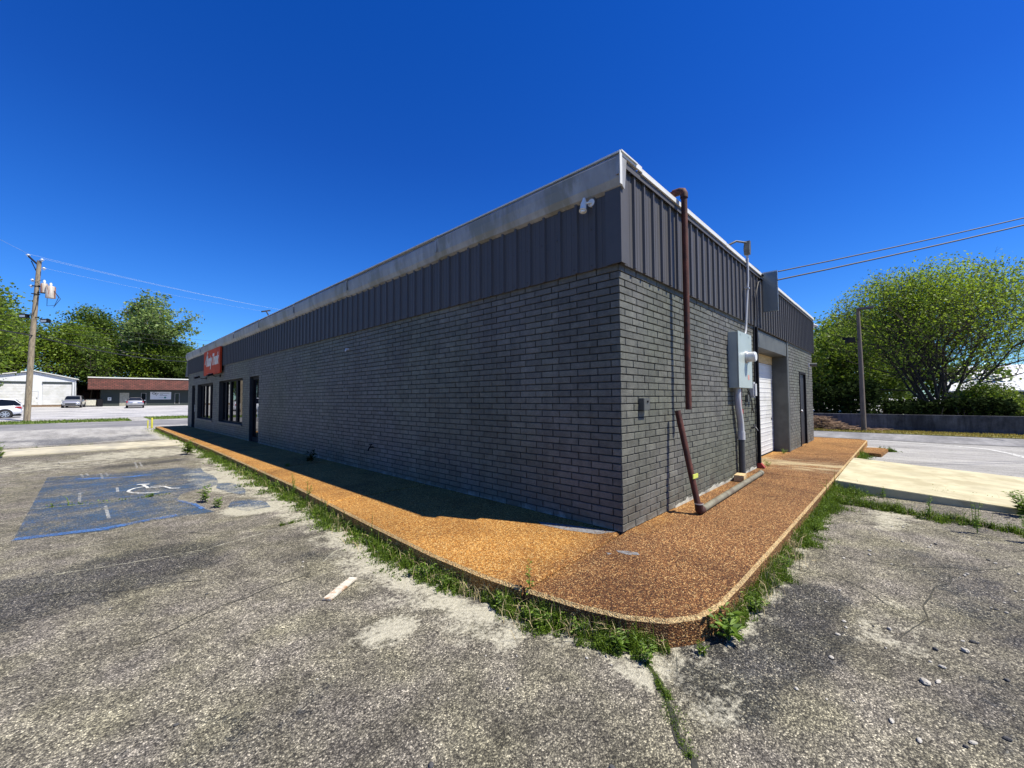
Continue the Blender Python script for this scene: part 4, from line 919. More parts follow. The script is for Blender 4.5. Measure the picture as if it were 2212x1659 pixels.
def plant(name, x, y, z, h, nst, leaf, mt, label, spread=.25, seed=0, per=16, dens=1.0, up_=.3):
    rr = random.Random(seed); root = empty(name, (x, y, z), label, 'weed'); sb = MB(); lv = []; lf = []
    for k in range(nst):
        a = rr.uniform(0, 6.28); s_ = spread*rr.uniform(.2, 1)*h; hh = h*rr.uniform(.65, 1.05)
        pts = [Vector((0, 0, 0)), Vector((math.cos(a)*s_*.4, math.sin(a)*s_*.4, hh*.5)), Vector((math.cos(a)*s_, math.sin(a)*s_, hh))]
        sb.tube(pts, [h*.012, h*.009, h*.004], 5)
        for i in range(per):
            t = .12+.88*i/per; p = pts[0].lerp(pts[1], t*2) if t < .5 else pts[1].lerp(pts[2], t*2-1)
            q = rr.uniform(0, 6.28); l = leaf*(1.15-.6*t)*rr.uniform(.7, 1.2); d = Vector((math.cos(q), math.sin(q), rr.uniform(up_-.3, up_+.4))).normalized(); sd_ = d.cross(Vector((0, 0, 1))).normalized()*l*.17
            md = p+d*l*.5+Vector((0, 0, l*.08)); tp = p+d*l-Vector((0, 0, l*.12)); n = len(lv)
            lv += [tuple(p), tuple(md+sd_), tuple(tp), tuple(md-sd_)]; lf.append((n, n+1, n+2, n+3))
    o = sb.build('stem', mt, fix=False); o.parent = root
    me = bpy.data.meshes.new('leaves'); me.from_pydata(lv, [], lf); me.materials.append(mt); link('leaves', me, root); return root
WL = M['weed_light']
plant('tall_weed', -1.55, -.13, .05, .33, 1, .05, WL, 'tall upright weed rising over the kerb at the near slab joint', .15, 1, 34)
plant('broadleaf_weed', -.95, -1.24, 0, .20, 5, .12, WL, 'broad leaved weed against the rounded kerb corner', .6, 2, 8)
plant('tall_weed', -1.49, -.97, 0, .13, 5, .045, WL, 'leafy weed at the head of the pavement crack', .7, 3, 12)
plant('tall_weed', -1.50, 4.15, 0, .42, 2, .05, WL, 'thin seedy weed standing by the kerb, nearer of the two', .2, 4, 30)
plant('tall_weed', -1.49, 4.75, 0, .40, 2, .05, WL, 'thin seedy weed standing by the kerb, farther of the two', .2, 5, 30)
plant('bushy_weed', -2.48, 5.45, 0, .26, 4, .10, WL, 'larger bushy weed growing out of the worn blue paint', .5, 6, 14)
plant('bushy_weed', -2.42, 4.95, 0, .17, 4, .08, WL, 'smaller yellowish weed just in front of the bushy one in the blue paint', .5, 7, 12)
plant('bushy_weed', -1.75, 12.4, 0, .42, 7, .16, M['weed'], 'dark leafy weed clump at the kerb beside the concrete strip', .6, 8, 14)
plant('bushy_weed', -5.3, 15.4, 0, .42, 5, .14, WL, 'bushy weed on the concrete strip at far left', .5, 9, 12)
plant('bushy_weed', -7.1, 14.6, 0, .22, 4, .10, WL, 'small weed at the near edge of the concrete strip', .5, 10, 10)
plant('tall_weed', 3.05, -2.6, 0, .34, 2, .05, WL, 'tall thin weed in the grassy crack below the ramp, farther right', .2, 11, 26)
plant('tall_weed', 3.45, -2.25, 0, .28, 2, .05, WL, 'tall thin weed in the grassy crack below the ramp, middle', .2, 12, 26)
plant('tall_weed', 2.95, -2.95, 0, .30, 3, .05, WL, 'tall thin weed in the grassy crack nearest the right edge', .25, 13, 26)
plant('bushy_weed', 4.35, -3.12, 0, .34, 9, .09, WL, 'feathery weed beside the ramp at the right edge of the view', .5, 14, 22)
plant('tall_weed', 4.5, -1.8, 0, .18, 3, .05, WL, 'small weed against the shaded ramp side', .4, 15, 14)
plant('bushy_weed', -3.0, 6.5, 0, .07, 5, .05, WL, 'low weed in the seam under the wheelchair symbol', .8, 16, 8)
plant('wall_weed', 7.7, .02, SWZ, .13, 6, .05, WL, 'small weeds at the right foot of the garage opening', .8, 17, 8)
plant('wall_weed', 5.45, -.12, SWZ, .14, 6, .05, WL, 'small weeds at the left foot of the garage opening', .8, 18, 8)
plant('wall_weed', -.35, 7.2, SWZ, .30, 6, .12, M['leaf_dark'], 'dark weed on the shaded walk against the brick wall', .8, 19, 10)
plant('joint_weed', -.9, 6.95, SWZ, .06, 6, .05, WL, 'little weed growing in the orange slab joint', .9, 20, 8)
DRY = []
for pts_, n_, w__, sd in ((CURB[3:7], 500, .34, 71), (CURB[6:12], 420, .24, 72), (CURB[13:16], 520, .26, 73), ([(3.9, -1.3), (3.55, -2.3), (3.0, -3.8)], 260, .25, 74)):
    P, k = along(pts_, n_, 0, w__, .01, seed=sd, thr=-.5); DRY.append(P)
P = np.concatenate(DRY); n = len(P)
tag(link('dry_stalks', blades_mesh('dry_stalks', P, rng.uniform(.03, .16, n), rng.uniform(.002, .005, n), mat('dry_straw', (.42, .34, .18), .9, var=.3, bmp=0, island=.3), lean=1.1)), 'thin dry stalks among the kerb weeds', 'weeds', kind='stuff')
# loose leafy sprigs breaking the weed line
gs = 'small leafy sprigs scattered along the kerb weeds'
sprig = plant('kerb_sprig', -1.6, 2.6, 0, .12, 5, .05, WL, gs, .8, 30, 10); sprig['group'] = 'leafy sprigs along the kerb'
sp2 = plant('kerb_sprig', -1.2, -1.16, 0, .08, 5, .035, M['weed'], gs, .8, 31, 12); sp2['group'] = 'leafy sprigs along the kerb'
rr = random.Random(12)
for k in range(46):
    i = rr.choice([3, 4, 5, 5, 6, 6, 7, 8, 9, 10, 13, 14, 14, 14, 15, 15, 15]); (xa_, ya_), (xb_, yb_) = CURB[i], CURB[i+1] if i+1 < len(CURB) else CURB[i]
    t = rr.random(); x = xa_+(xb_-xa_)*t; y = ya_+(yb_-ya_)*t
    dx, dy = xb_-xa_, yb_-ya_; L = math.hypot(dx, dy) or 1; o_ = rr.uniform(.03, .22 if i < 6 else .12); x += dy/L*-o_ if dx*0+1 < 0 else (dy/L)*o_; y -= dx/L*o_
    copy_thing(sprig if k % 2 else sp2, (x, y, 0), rr.uniform(0, 6), rr.uniform(.5, 1.3), gs, 'leafy sprigs along the kerb')
# grass verges
b = MB()
def verge(name, x0, x1, y0, y1, seed, n, label):
    o = strip_sheet('grass_base', x0, x1, y0, y1, M['verge'], .02, 1.2, .35, seed); tag(o, kind='structure')
    P = np.stack([rng.uniform(x0, x1, n), rng.uniform(y0, y1, n), np.zeros(n)], 1); P[:, 2] = [hgt(px, py) for px, py, _ in P]
    me = blades_mesh(name, P, rng.uniform(.05, .16, n), np.full(n, .03), M['weed']); tag(link(name, me), label, 'grass', kind='stuff')
verge('verge_grass', -45, -1.3, 39.9, 44.2, 31, 14000, 'green grass verge along the road at left')
verge('verge_grass', -.2, 30, 41.3, 46.5, 32, 9000, 'green grass verge across the road behind the shop')
b = MB(); b.box(18.6, 20.45, -60, 30, -.05, .03); o = b.build('grass_base', mat('dry_verge', (.17, .17, .05), .95, var=.35, scale=2, c2=(.26, .2, .08), bmp=.5)); tag(o, kind='structure')
n = 12000; P = np.stack([rng.uniform(18.55, 20.4, n), rng.uniform(-12, 4, n), np.full(n, .02)], 1)
tag(link('verge_grass', blades_mesh('verge_grass', P, rng.uniform(.03, .09, n), np.full(n, .02), leaf_mat('dry_grass', (.13, .13, .02), (.34, .27, .06)))), 'dry yellow green verge at the foot of the block wall', 'grass', kind='stuff')

# ------------------------------------------------------------------ trees
def tree_mesh(seed, H, Wd, nleaf, leaf, levels=4, stems=1, base=.15, trunk_r=.25, up_=.25, fan=.5, minlvl=2, clump=.45, shape='round', kids=(4, 6), segr=.86):
    rr = random.Random(seed); tb = MB(); tips = []
    ctr = Vector((0, 0, H*(.56 if shape == 'round' else .55))); ax_, az_ = Wd/2, H*(.47 if shape == 'round' else .5)
    def inside(p):
        q = p-ctr; return (q.x/ax_)**2+(q.y/ax_)**2+(q.z/az_)**2 < 1.0*(1+.25*mnoise.noise(Vector((p.x*.5, p.y*.5, p.z*.5+seed))))
    def branch(p, d, L, r, lvl):
        n = 4 if lvl < 3 else 3; pts = [p.copy()]; rs = [r]
        for i in range(n):
            d = (d+Vector((rr.gauss(0, .16), rr.gauss(0, .16), rr.gauss(0, .10)+up_*.25))).normalized(); p = p+d*L/n
            if lvl > 0 and not inside(p): 
                pts.append(p-d*L/n*.4); rs.append(r*.4); break
            pts.append(p.copy()); rs.append(max(r*(1-.6*(i+1)/n), .006))
            if lvl >= minlvl: tips.append((p.copy(), lvl))
            if lvl < levels:
                for _ in range(1 if lvl else 2):
                    if i == 0 and lvl == 0: continue
                    a = rr.uniform(0, 6.28); t_ = Vector((math.cos(a), math.sin(a), rr.uniform(-.2, .5))); t_ = (t_-d*t_.dot(d)).normalized()
                    sp = rr.uniform(.55, 1.0); nd = (d*(1-sp*.45)+t_*sp).normalized(); branch(p, nd, L*rr.uniform(.55, .8), r*.55*(1-.4*i/n), lvl+1)
        if len(pts) > 1 and (lvl < 4): tb.tube(pts, rs[:len(pts)], 7 if lvl == 0 else 5 if lvl < 3 else 3, False)
        if lvl < levels: 
            for _ in range(2):
                nd = (d+Vector((rr.gauss(0, .45), rr.gauss(0, .45), rr.gauss(0, .3)))).normalized(); branch(p, nd, L*.65, r*.4, lvl+1)
    if stems == 1:
        branch(Vector((0, 0, -.1)), Vector((rr.gauss(0, .03), rr.gauss(0, .03), 1)), H*.52, trunk_r, 0)
    else:
        tb.tube([(0, 0, -.1), (0, 0, H*base)], [trunk_r*1.5, trunk_r*1.25], 10, False)
        for k in range(stems):
            a = 2*math.pi*k/stems+rr.uniform(-.3, .3); s_ = fan*rr.uniform(.35, 1.15)
            branch(Vector((0, 0, H*base*.7)), Vector((math.cos(a)*s_, math.sin(a)*s_, 1)).normalized(), H*.5*rr.uniform(.85, 1.1), trunk_r*.6, 0)
    T = np.array([tuple(t[0]) for t in tips]); idx = rng.integers(0, len(T), nleaf); C = T[idx]+rng.normal(size=(nleaf, 3))*clump*np.array([1, 1, .7])
    V = leaves_arrays(C, leaf*rng.uniform(.5, 1.35, nleaf), .35, .7); return tb, V
def make_tree(name, loc, label, cat, seed, mt, bark, group=None, **kw):
    root = empty(name, loc, label, cat, group); tb, V = tree_mesh(seed, **kw)
    t = tb.build('trunk', bark, fix=False); t.parent = root
    link('crown', quad_mesh('crown', V, mt), root); return root
big = make_tree('shade_tree', (30.0, -3.5, 0), 'big airy spring green tree with fanned stems behind the block wall', 'tree', 11, M['leaf_bright'], M['bark'], None,
                H=9.0, Wd=10.3, nleaf=46000, leaf=.12, levels=4, stems=12, trunk_r=.15, up_=.38, fan=1.0, minlvl=2, clump=.24, base=.06)
woods = []
specs = [(21, M['leaf_wood'], 15, 9), (22, M['leaf_wood2'], 13, 10), (23, M['leaf_wood'], 16, 8.5), (24, M['leaf_wood2'], 11, 10)]
rr = random.Random(77)
spots = []
# a belt of woodland behind the far buildings: (x,y,H)
for i, x in enumerate(np.linspace(-34, 46, 16)): spots.append((x+rr.uniform(-1.5, 1.5), 97+rr.uniform(-3, 3), rr.uniform(11, 14)))
for i, x in enumerate(np.linspace(-46, 60, 14)): spots.append((x+rr.uniform(-2, 2), 112+rr.uniform(-4, 4), rr.uniform(15, 18.5)))
spots = [t_ for t_ in spots if t_[0] < 9.5]
spots += [(-14.8, 72, 15), (-20, 78, 17), (8.5, 93, 11.0)]
protos = []
for s_, mt, h_, w_ in specs:
    protos.append((s_, mt, h_, w_))
GW = 'trees of the wood behind the far buildings'
made = {}
for i, (x, y, h_) in enumerate(spots):
    k = i % 4; s_, mt, H0, W0 = protos[k]
    lab = 'green woodland tree in the belt behind the far buildings' if k in (0, 2) else 'yellow green bushy tree in the belt behind the far buildings'
    gg = GW if k in (0, 2) else 'yellow green trees in the wood behind the far buildings'
    if k not in made:
        made[k] = make_tree('woodland_tree', (x, y, hgt(x, y)-.3), lab, 'tree', s_, mt, M['bark'], gg, H=H0, Wd=W0, nleaf=22000, leaf=.33, levels=3, stems=1 if k % 2 == 0 else 4, trunk_r=.22, up_=.2, fan=.6, minlvl=1, clump=.75)
        made[k].scale = (h_/H0,)*3; made[k].rotation_euler.z = rr.uniform(0, 6)
    else: copy_thing(made[k], (x, y, hgt(x, y)-.3), rr.uniform(0, 6), h_/H0, lab, gg)
syc = make_tree('tall_tree', (8.2, 96.5, .9), 'tall blue green tree with clumped crown rising above the wood', 'tree', 31, M['leaf_cool'], M['barkpale'], None,
                H=21.0, Wd=16, nleaf=12000, leaf=.45, levels=3, stems=1, trunk_r=.45, up_=.15, minlvl=2, clump=.55, shape='tall')
bare = make_tree('bare_tree', (-3.4, 90.5, .8), 'thin mostly bare tree between the white shed and the red roofed building', 'tree', 41, M['leaf_wood'], M['bark'], None,
                 H=11, Wd=5, nleaf=1600, leaf=.35, levels=4, stems=1, trunk_r=.14, up_=.4, fan=.2, minlvl=3, clump=.4)
edge = make_tree('roadside_tree', (-13.8, 62, .3), 'leafy tree at the left edge reaching over the white shed', 'tree', 51, M['leaf_wood2'], M['bark'], None,
                 H=14, Wd=11, nleaf=16000, leaf=.30, levels=3, stems=3, trunk_r=.25, up_=.2, fan=.5, minlvl=1, clump=.6)
# right background: smaller trees and hedges behind the block wall
hl = 'leafy green tree between the shop corner and the big tree'
t1 = make_tree('small_tree', (29.5, 4.2, 0), 'yellow green small tree just right of the shop corner', 'tree', 61, M['leaf_wood2'], M['bark'], None, H=5.2, Wd=6, nleaf=9000, leaf=.2, levels=3, stems=4, trunk_r=.1, fan=.6, minlvl=1, clump=.4)
copy_thing(t1, (38, 4.5, 0), 2.2, 1.0, 'taller green tree standing behind the small one by the shop corner')
copy_thing(t1, (36, 1.0, 0), 4.0, 1.2, 'green tree standing behind the wooden lamp pole')
copy_thing(t1, (46, -2.0, 0), 1.0, 1.1, 'green tree behind the crown of the big shade tree')
copy_thing(t1, (27.0, -4.9, -.3), 1.9, .45, 'rounded green bush at the foot of the big tree on the right')
copy_thing(t1, (27.6, -6.6, -.5), 3.1, .34, 'green bush before the dark gap by the white roof')
copy_thing(t1, (46, 10, 0), 5.0, 1.2, 'far green tree glimpsed past the shop corner')
copy_thing(t1, (52, 1, 0), .5, 1.9, 'farthest tree seen through the big shade tree')
def hedge(name, x0, x1, y0, y1, h, label, n, leaf, mt):
    root = empty(name, ((x0+x1)/2, (y0+y1)/2, 0), label, 'hedge'); C = np.stack([rng.uniform(x0, x1, n), rng.uniform(y0, y1, n), h*np.sqrt(rng.uniform(0, 1, n))], 1)
    C[:, 2] *= np.array([1+.3*mnoise.noise(Vector((a*.7, b_*.7, 3.))) for a, b_, _ in C]); C -= np.array([(x0+x1)/2, (y0+y1)/2, 0])
    link('foliage', quad_mesh('foliage', leaves_arrays(C, leaf*rng.uniform(.5, 1.4, n), .3, .7), mt), root)
    b = MB(); rr = random.Random(n)
    for k in range(14):
        x = rr.uniform(x0, x1)-(x0+x1)/2; y = rr.uniform(y0, y1)-(y0+y1)/2; b.tube([(x, y, 0), (x+rr.uniform(-.2, .2), y+rr.uniform(-.2, .2), h*.8)], [.03, .01], 4)
    o = b.build('stem', M['bark'], fix=False); o.parent = root; return root
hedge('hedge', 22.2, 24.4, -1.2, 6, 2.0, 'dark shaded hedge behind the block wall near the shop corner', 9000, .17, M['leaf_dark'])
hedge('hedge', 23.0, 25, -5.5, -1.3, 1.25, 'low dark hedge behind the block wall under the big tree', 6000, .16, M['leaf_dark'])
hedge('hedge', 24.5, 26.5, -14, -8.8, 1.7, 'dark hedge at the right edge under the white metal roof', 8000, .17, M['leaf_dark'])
hedge('hedge', 44, 48, -8, 16, 3.6, 'tall green shrubbery far behind the big shade tree', 9000, .35, M['leaf_wood'])
hedge('hedge', 34, 37, -2.5, 14, 3.0, 'deep green shrubbery filling the gap behind the trees', 12000, .25, M['leaf_wood'])

# ------------------------------------------------------------------ right background structures
b = MB(); b.box(20.5, 20.75, -40, 18, -.1, .72); tag(b.build('block_wall', M['blockwall'], bevel=.02), 'low dark mottled block wall beyond the side road', 'wall')
s = thing('metal_roof_shed', (50, -16, 0), 'low shed with a bright white corrugated roof behind the trees', 'building')
b = MB(); b.box(42.2, 56, -32, -4.8, 0, 1.85); b.build('wall', mat('dark_blue_wall', (.02, .028, .05), .8), s)
b = MB(); b.prism([(41.8, 1.80), (48.8, 3.95), (56.4, 1.80), (56.4, 1.90), (48.8, 4.05), (41.8, 1.90)], 1, -32.3, -4.5); b.build('roof', M['corr'], s)
# wooden lamp pole
s = thing('lamp_pole', (19.4, -.79, 0), 'weathered wooden pole with small flood lamps on the right verge', 'pole')
b = MB(); b.tube([(19.4, -.79, -.1), (19.35, -.77, 2.8), (19.28, -.74, 5.32)], [.095, .08, .06], 12); b.build('pole_shaft', M['polewood2'], s)
b = MB(); b.tube([(19.28, -.74, 5.2), (19.1, -1.1, 5.32)], .02, 6); b.prism([(18.95, 5.22), (19.25, 5.22), (19.2, 5.30), (18.98, 5.30)], 1, -1.25, -.75); b.build('top_lamp', M['pvcdark'], s)
b = MB(); b.tube([(19.3, -.75, 3.95), (19.15, -.5, 3.95)], .02, 6); b.box(18.98, 19.12, -.62, -.30, 3.84, 4.06, rz=.5); b.box(19.05, 19.15, -.28, -.2, 3.98, 4.1); b.build('flood_lamp', M['black'], s)
# brush pile
b = MB(); rr = random.Random(6)
for k in range(420):
    x = 19.9+rr.uniform(-.5, .45); y = .6+rr.gauss(0, .75); h = max(.04, .55*math.exp(-((y-.9)/.8)**2)); z = rr.uniform(0, h); a = rr.gauss(1.57, .5); L = rr.uniform(.3, .9)
    d = Vector((math.cos(a)*L/2, math.sin(a)*L/2, rr.uniform(-.08, .08))); c = Vector((x, y, z+.04)); b.tube([c-d, c+Vector((0, 0, rr.uniform(0, .05))), c+d], [.012, .011, .004], 4, False)
tag(b.build('brush_pile', M['brush'], fix=False), 'heap of cut brown branches against the wall by the shop corner', 'brush pile')
wire('overhead_cable', [(19.3, -9, 8.3), (44, -3.5, 8.2)], .02, M['cable'], 'thin cable at the right edge beside the big tree', None, .2)
for k in range(3): wire('overhead_cable', [(12.6+20, 14, 6.6-.35*k), (44, -9, 7.0-.35*k)], .012, M['cable'], 'faint thin cable beside the shop end at right', 'faint cables at right', .3)

# ------------------------------------------------------------------ left background
# utility pole
s = thing('utility_pole', (-6.8, 45.6, 0), 'tall wooden utility pole with a rusty transformer on the left verge', 'utility pole')
bx, by = -6.66, 45.4; tx, ty = -6.42, 45.1
b = MB(); b.tube([(bx-.12, by, -.2), (bx, by, 6), (tx, ty, 12.2)], [.185, .165, .125], 14); b.build('pole_shaft', M['polewood'], s)
b = MB(); b.tube([(tx+.05, ty, 11.75), (-7.0, 45.7, 12.55)], .06, 6); b.tube([(tx, ty, 11.0), (-6.85, 45.55, 12.2)], .03, 6); b.build('cross_arm', M['black'], s)
for i, (x, y, z) in enumerate(((-7.02, 45.72, 12.62), (tx+.13, ty-.13, 12.25), (tx+.25, ty-.2, 11.6), (-6.75, 45.4, 10.7), (-6.8, 45.5, 10.25))):
    b = MB(); b.tube([(x, y, z-.10), (x, y, z+.02), (x, y, z+.10)], [.05, .10, .04], 10); b.tube([(x, y, z+.02), (x, y, z+.04)], .13, 10); b.build('insulator', M['porcelain'], s)
for (x, y, r_, z0, z1) in ((-5.78, 44.55, .27, 9.35, 10.25), (-6.12, 44.8, .2, 9.75, 10.45)):
    b = MB(); b.tube([(x, y, z0), (x, y, z1-.06), (x, y, z1)], [r_, r_, r_*.85], 16); c = b.build('transformer', M['tank'], s)
    q = MB(); q.tube([(x, y, z1), (x, y, z1+.14), (x, y, z1+.26)], [.05, .09, .05], 8); q.build('bushing', M['porcelain'], c)
b = MB(); b.tube([(tx-.05, ty, 9.75), (-5.9, 44.7, 9.7)], .03, 6); b.tube([(tx-.05, ty, 10.3), (-5.9, 44.7, 10.2)], .03, 6); b.box(tx-.35, tx+.1, ty-.05, ty+.05, 10.2, 10.26); b.box(tx-.35, tx+.1, ty-.05, ty+.05, 9.6, 9.66); b.build('mounting_arm', M['black'], s)
b = MB(); b.tube([(-5.6, 44.35, 9.9), (-5.35, 44.15, 9.4), (-5.55, 44.35, 8.8), (-5.95, 44.7, 8.75), (-5.95, 44.7, 9.35)], .018, 5); b.tube([(-5.6, 44.35, 9.9), (-5.25, 44.1, 9.3), (-5.6, 44.4, 8.65)], .018, 5)
b.tube([(tx, ty, 9.4), (tx-.1, ty-.2, 8.4), (tx-.3, ty, 7.9)], .015, 5); b.tube([(-6.75, 45.4, 10.7), (-6.6, 45.1, 10.5), (-6.2, 44.85, 10.75)], .012, 5); b.build('jumper_wire', M['cable'], s)
for x, y, z, a in ((-7.12, 45.95, 8.0, .3), (-6.0, 44.85, 7.62, -.3)):
    b = MB(); b.box(x-.28, x+.28, y-.14, y+.14, z-.14, z+.14, rz=-.77); c = b.build('flood_lamp', M['black'], s, bevel=.03)
    q = MB(); q.box(x-.20, x+.20, y-.155, y-.142, z-.11, z+.05, rz=-.77, c=(x, y)); q.build('lamp_lens', M['galv'], c)
    q = MB(); q.tube([(x, y, z+.05), (-6.56, 45.2, 8.1 if a > 0 else 7.9)], .03, 6); q.build('lamp_arm', M['black'], c)
# wires on the left
wire('power_line', [(-8.9, 38, 12.2), (-7.0, 45.7, 12.72)], .008, M['cablepale'], 'pale top wire coming in from the left to the utility pole')
wire('power_line', [(-7.0, 45.7, 12.72), (24, 55.5, 12.9)], .008, M['cablepale'], 'pale wire from the arm tip of the utility pole to the shop roof', None, .5)
wire('power_line', [(-6.3, 44.95, 12.36), (24, 53.5, 12.6)], .008, M['cablepale'], 'pale wire from the top of the utility pole to the shop roof', None, .5)
wire('power_line', [(-6.2, 44.9, 11.65), (24, 52, 11.9)], .006, M['cablepale'], 'faint lower wire from the utility pole toward the shop roof', None, .5)
for k in range(3): wire('power_line', [(-10, 55, 9.3-.45*k), (14, 62, 9.2-.5*k)], .012, M['cable'], 'thin dark wire crossing before the wood', 'thin dark wires before the wood', .4)
wire('phone_cable', [(-10, 37.5, 6.25), (-6.6, 45.35, 6.48)], .045, M['cable'], 'thick dark phone cable entering from the left edge')
wire('phone_cable', [(-6.6, 45.35, 6.48), (8, 57.5, 6.3)], .045, M['cable'], 'thick dark phone cable from the utility pole to the shop corner', None, .75)
wire('phone_cable', [(-6.6, 45.35, 6.7), (8, 57.0, 6.7)], .02, M['cable'], 'thinner cable just above the thick phone cable', None, .7)

# white shed with roller doors
YW = 85.8
s = thing('white_metal_shed', (-9, YW, .75), 'white metal shed with two wide roller doors and a low gable', 'building')
x0, x1, xa, za, ze = -14.2, -4.8, -8.9, 5.75, 4.8
b = MB(); b.prism([(x0, .5), (x1, .5), (x1, ze-.1), (xa, za-.1), (x0, ze-.1)], 1, YW, YW+22)
b.build('wall', M['whmetal'], s)
b = MB(); b.prism([(x0-.25, ze-.15), (xa, za), (x1+.25, ze-.15), (x1+.25, ze-.02), (xa, za+.14), (x0-.25, ze-.02)], 1, YW-.25, YW+22.2); b.build('roof', M['coping'], s)
b = MB(); b.box(x0, x1, YW-.02, YW+.0, .5, 1.02); b.build('plinth', mat('brown_plinth', (.2, .14, .09), .9), s)
for xx0, xx1 in ((-8.02, -5.22), (-12.5, -9.55)):
    b = MB()
    for k in range(8): b.box(xx0, xx1, YW-.06+.006*(k % 2), YW-.022, 1.03+k*.37, 1.03+k*.37+.355)
    d = b.build('roller_door', M['doorwhite'], s)
    q = MB(); q.box(xx0-.05, xx1+.05, YW-.10, YW-.062, 4.0, 4.3); q.box(xx1, xx1+.06, YW-.08, YW-.02, 1.03, 4.0); q.build('head_box', mat('dark_header', (.03, .04, .042), .6), d)
b = MB(); b.box(-9.1, -8.42, YW-.05, YW-.022, 1.02, 2.92); d = b.build('side_door', M['doorwhite'], s); q = MB(); q.box(-9.14, -9.1, YW-.06, YW-.02, 1.02, 2.96); q.box(-8.42, -8.38, YW-.06, YW-.02, 1.02, 2.96); q.box(-9.1, -8.42, YW-.06, YW-.02, 2.92, 2.96); q.build('door_frame', M['galv'], d); q = MB(); q.sphere((-8.52, YW-.09, 1.98), .05, 8); q.build('door_knob', M['black'], d)
b = MB(); b.tube([(-4.9, YW-.06, .9), (-4.9, YW-.06, 4.6)], .05, 8); b.build('downpipe', M['pvc'], s)
# red roofed building
Y2 = 86.0
s = thing('red_roofed_office', (3.2, Y2, .65), 'low dark green office under a brown red shingle mansard roof', 'building')
b = MB(); b.box(-2.2, 16, Y2, Y2+12, .4, 3.4); b.build('wall', M['darkgreenwall'], s)
b = MB(); b.prism([(Y2-1.2, 3.28), (Y2-.35, 5.0), (Y2+12, 5.0), (Y2+12, 3.28)], 0, -3.6, 16.5); b.build('mansard_roof', M['shingle'], s)
b = MB(); b.box(-3.65, 16.6, Y2-.5, Y2-.30, 5.0, 5.16); b.build('roof_edge', M['coping'], s)
b = MB(); b.box(-.13, .94, Y2-.05, Y2-.002, .7, 2.78); d = b.build('front_door', mat('beige_door', (.30, .29, .23), .6), s); q = MB(); q.sphere((.8, Y2-.09, 1.7), .05, 8); q.build('door_knob', M['black'], d)
for a, c in ((2.32, 2.97), (6.5, 7.15)):
    b = MB(); b.box(a, a+.07, Y2-.06, Y2-.002, .9, 2.78); b.box(c-.07, c, Y2-.06, Y2-.002, .9, 2.78); b.box(a+.07, c-.07, Y2-.06, Y2-.002, 2.71, 2.78); b.box(a+.07, c-.07, Y2-.06, Y2-.002, .9, .97)
    f = b.build('window_frame', mat('pale_frame', (.2, .2, .19), .6), s); q = MB(); q.box(a+.07, c-.07, Y2-.03, Y2-.01, .97, 2.71); q.build('pane', M['carglass'], f)
s = thing('office_sign', (4.7, Y2-.1, 1.7), 'white rectangular office sign with dark logo and green dot on the dark green wall', 'sign')
b = MB(); b.box(3.43, 6.04, Y2-.09, Y2-.003, 1.72, 2.96); b.build('sign_board', mat('pale_sign_board', (.55, .57, .58), .5, var=.05, bmp=0), s)
b = MB(); yf = Y2-.096
def seg2(x_0, z_0, x_1, z_1, wd):
    d = Vector((x_1-x_0, z_1-z_0)).normalized(); n = Vector((-d.y, d.x))*wd/2; b.add([(x_0+n.x, yf, z_0+n.y), (x_0-n.x, yf, z_0-n.y), (x_1-n.x, yf, z_1-n.y), (x_1+n.x, yf, z_1+n.y)], [(0, 1, 2, 3)])
for a in range(60, 320, 20): seg2(3.92+.22*math.cos(R(a)), 2.72+.16*math.sin(R(a)), 3.92+.22*math.cos(R(a+20)), 2.72+.16*math.sin(R(a+20)), .075)
seg2(3.95, 2.68, 4.15, 2.68, .06); seg2(4.15, 2.84, 4.12, 2.5, .07); seg2(4.42, 2.72, 4.25, 2.5, .07); seg2(4.35, 2.76, 4.44, 2.68, .08); seg2(4.12, 2.44, 4.24, 2.32, .06)
for z, x_ in ((2.74, 5.8), (2.56, 5.0), (2.37, 5.55)): seg2(4.62, z, x_, z, .05)
b.build('logo', M['cable'], s)
b = MB(); b.tube([(5.28, yf, 2.02), (5.28, yf-.006, 2.02)], .15, 16); seg2(4.5, 2.05, 5.05, 2.05, .03); b.build('round_emblem', mat('teal_dot', (.02, .16, .14), .5), s)
s = thing('notice', (-1.25, Y2-.05, 1.8), 'small white notice with a dark square on the dark green office wall', 'notice')
b = MB(); b.box(-1.45, -1.05, Y2-.04, Y2-.003, 1.59, 2.06); b.build('notice_board', M['white'], s); b = MB(); b.box(-1.33, -1.15, Y2-.045, Y2-.041, 1.74, 1.92); b.build('printed_square', M['bladegrey'], s)
s = thing('dumpster', (-3.0, 84.4, .7), 'low beige dumpster with a dark side between the shed and the office', 'dumpster')
b = MB(); b.prism([(-3.75, .85), (-2.75, .85), (-2.7, 1.75), (-3.8, 1.75)], 1, 83.5, 85.0); b.build('bin_body', mat('beige_bin', (.5, .48, .38), .6), s, bevel=.03)
b = MB(); b.box(-3.85, -2.65, 83.45, 85.05, 1.75, 1.83); b.build('lid', M['black'], s); b = MB(); b.box(-2.6, -2.0, 83.6, 85.0, .7, 1.8); b.build('side_bin', M['black'], s, bevel=.03)
s = thing('garden_shed', (-3.2, 96, .8), 'dark brown house glimpsed between the shed and the office', 'house')
b = MB(); b.box(-6, 0, 96, 101, .5, 3.2); b.build('wall', mat('brown_siding', (.08, .035, .028), .8), s); b = MB(); b.prism([(95.5, 3.1), (98.5, 4.6), (101.5, 3.1)], 0, -6.3, .3); b.build('roof', M['shingle'], s)
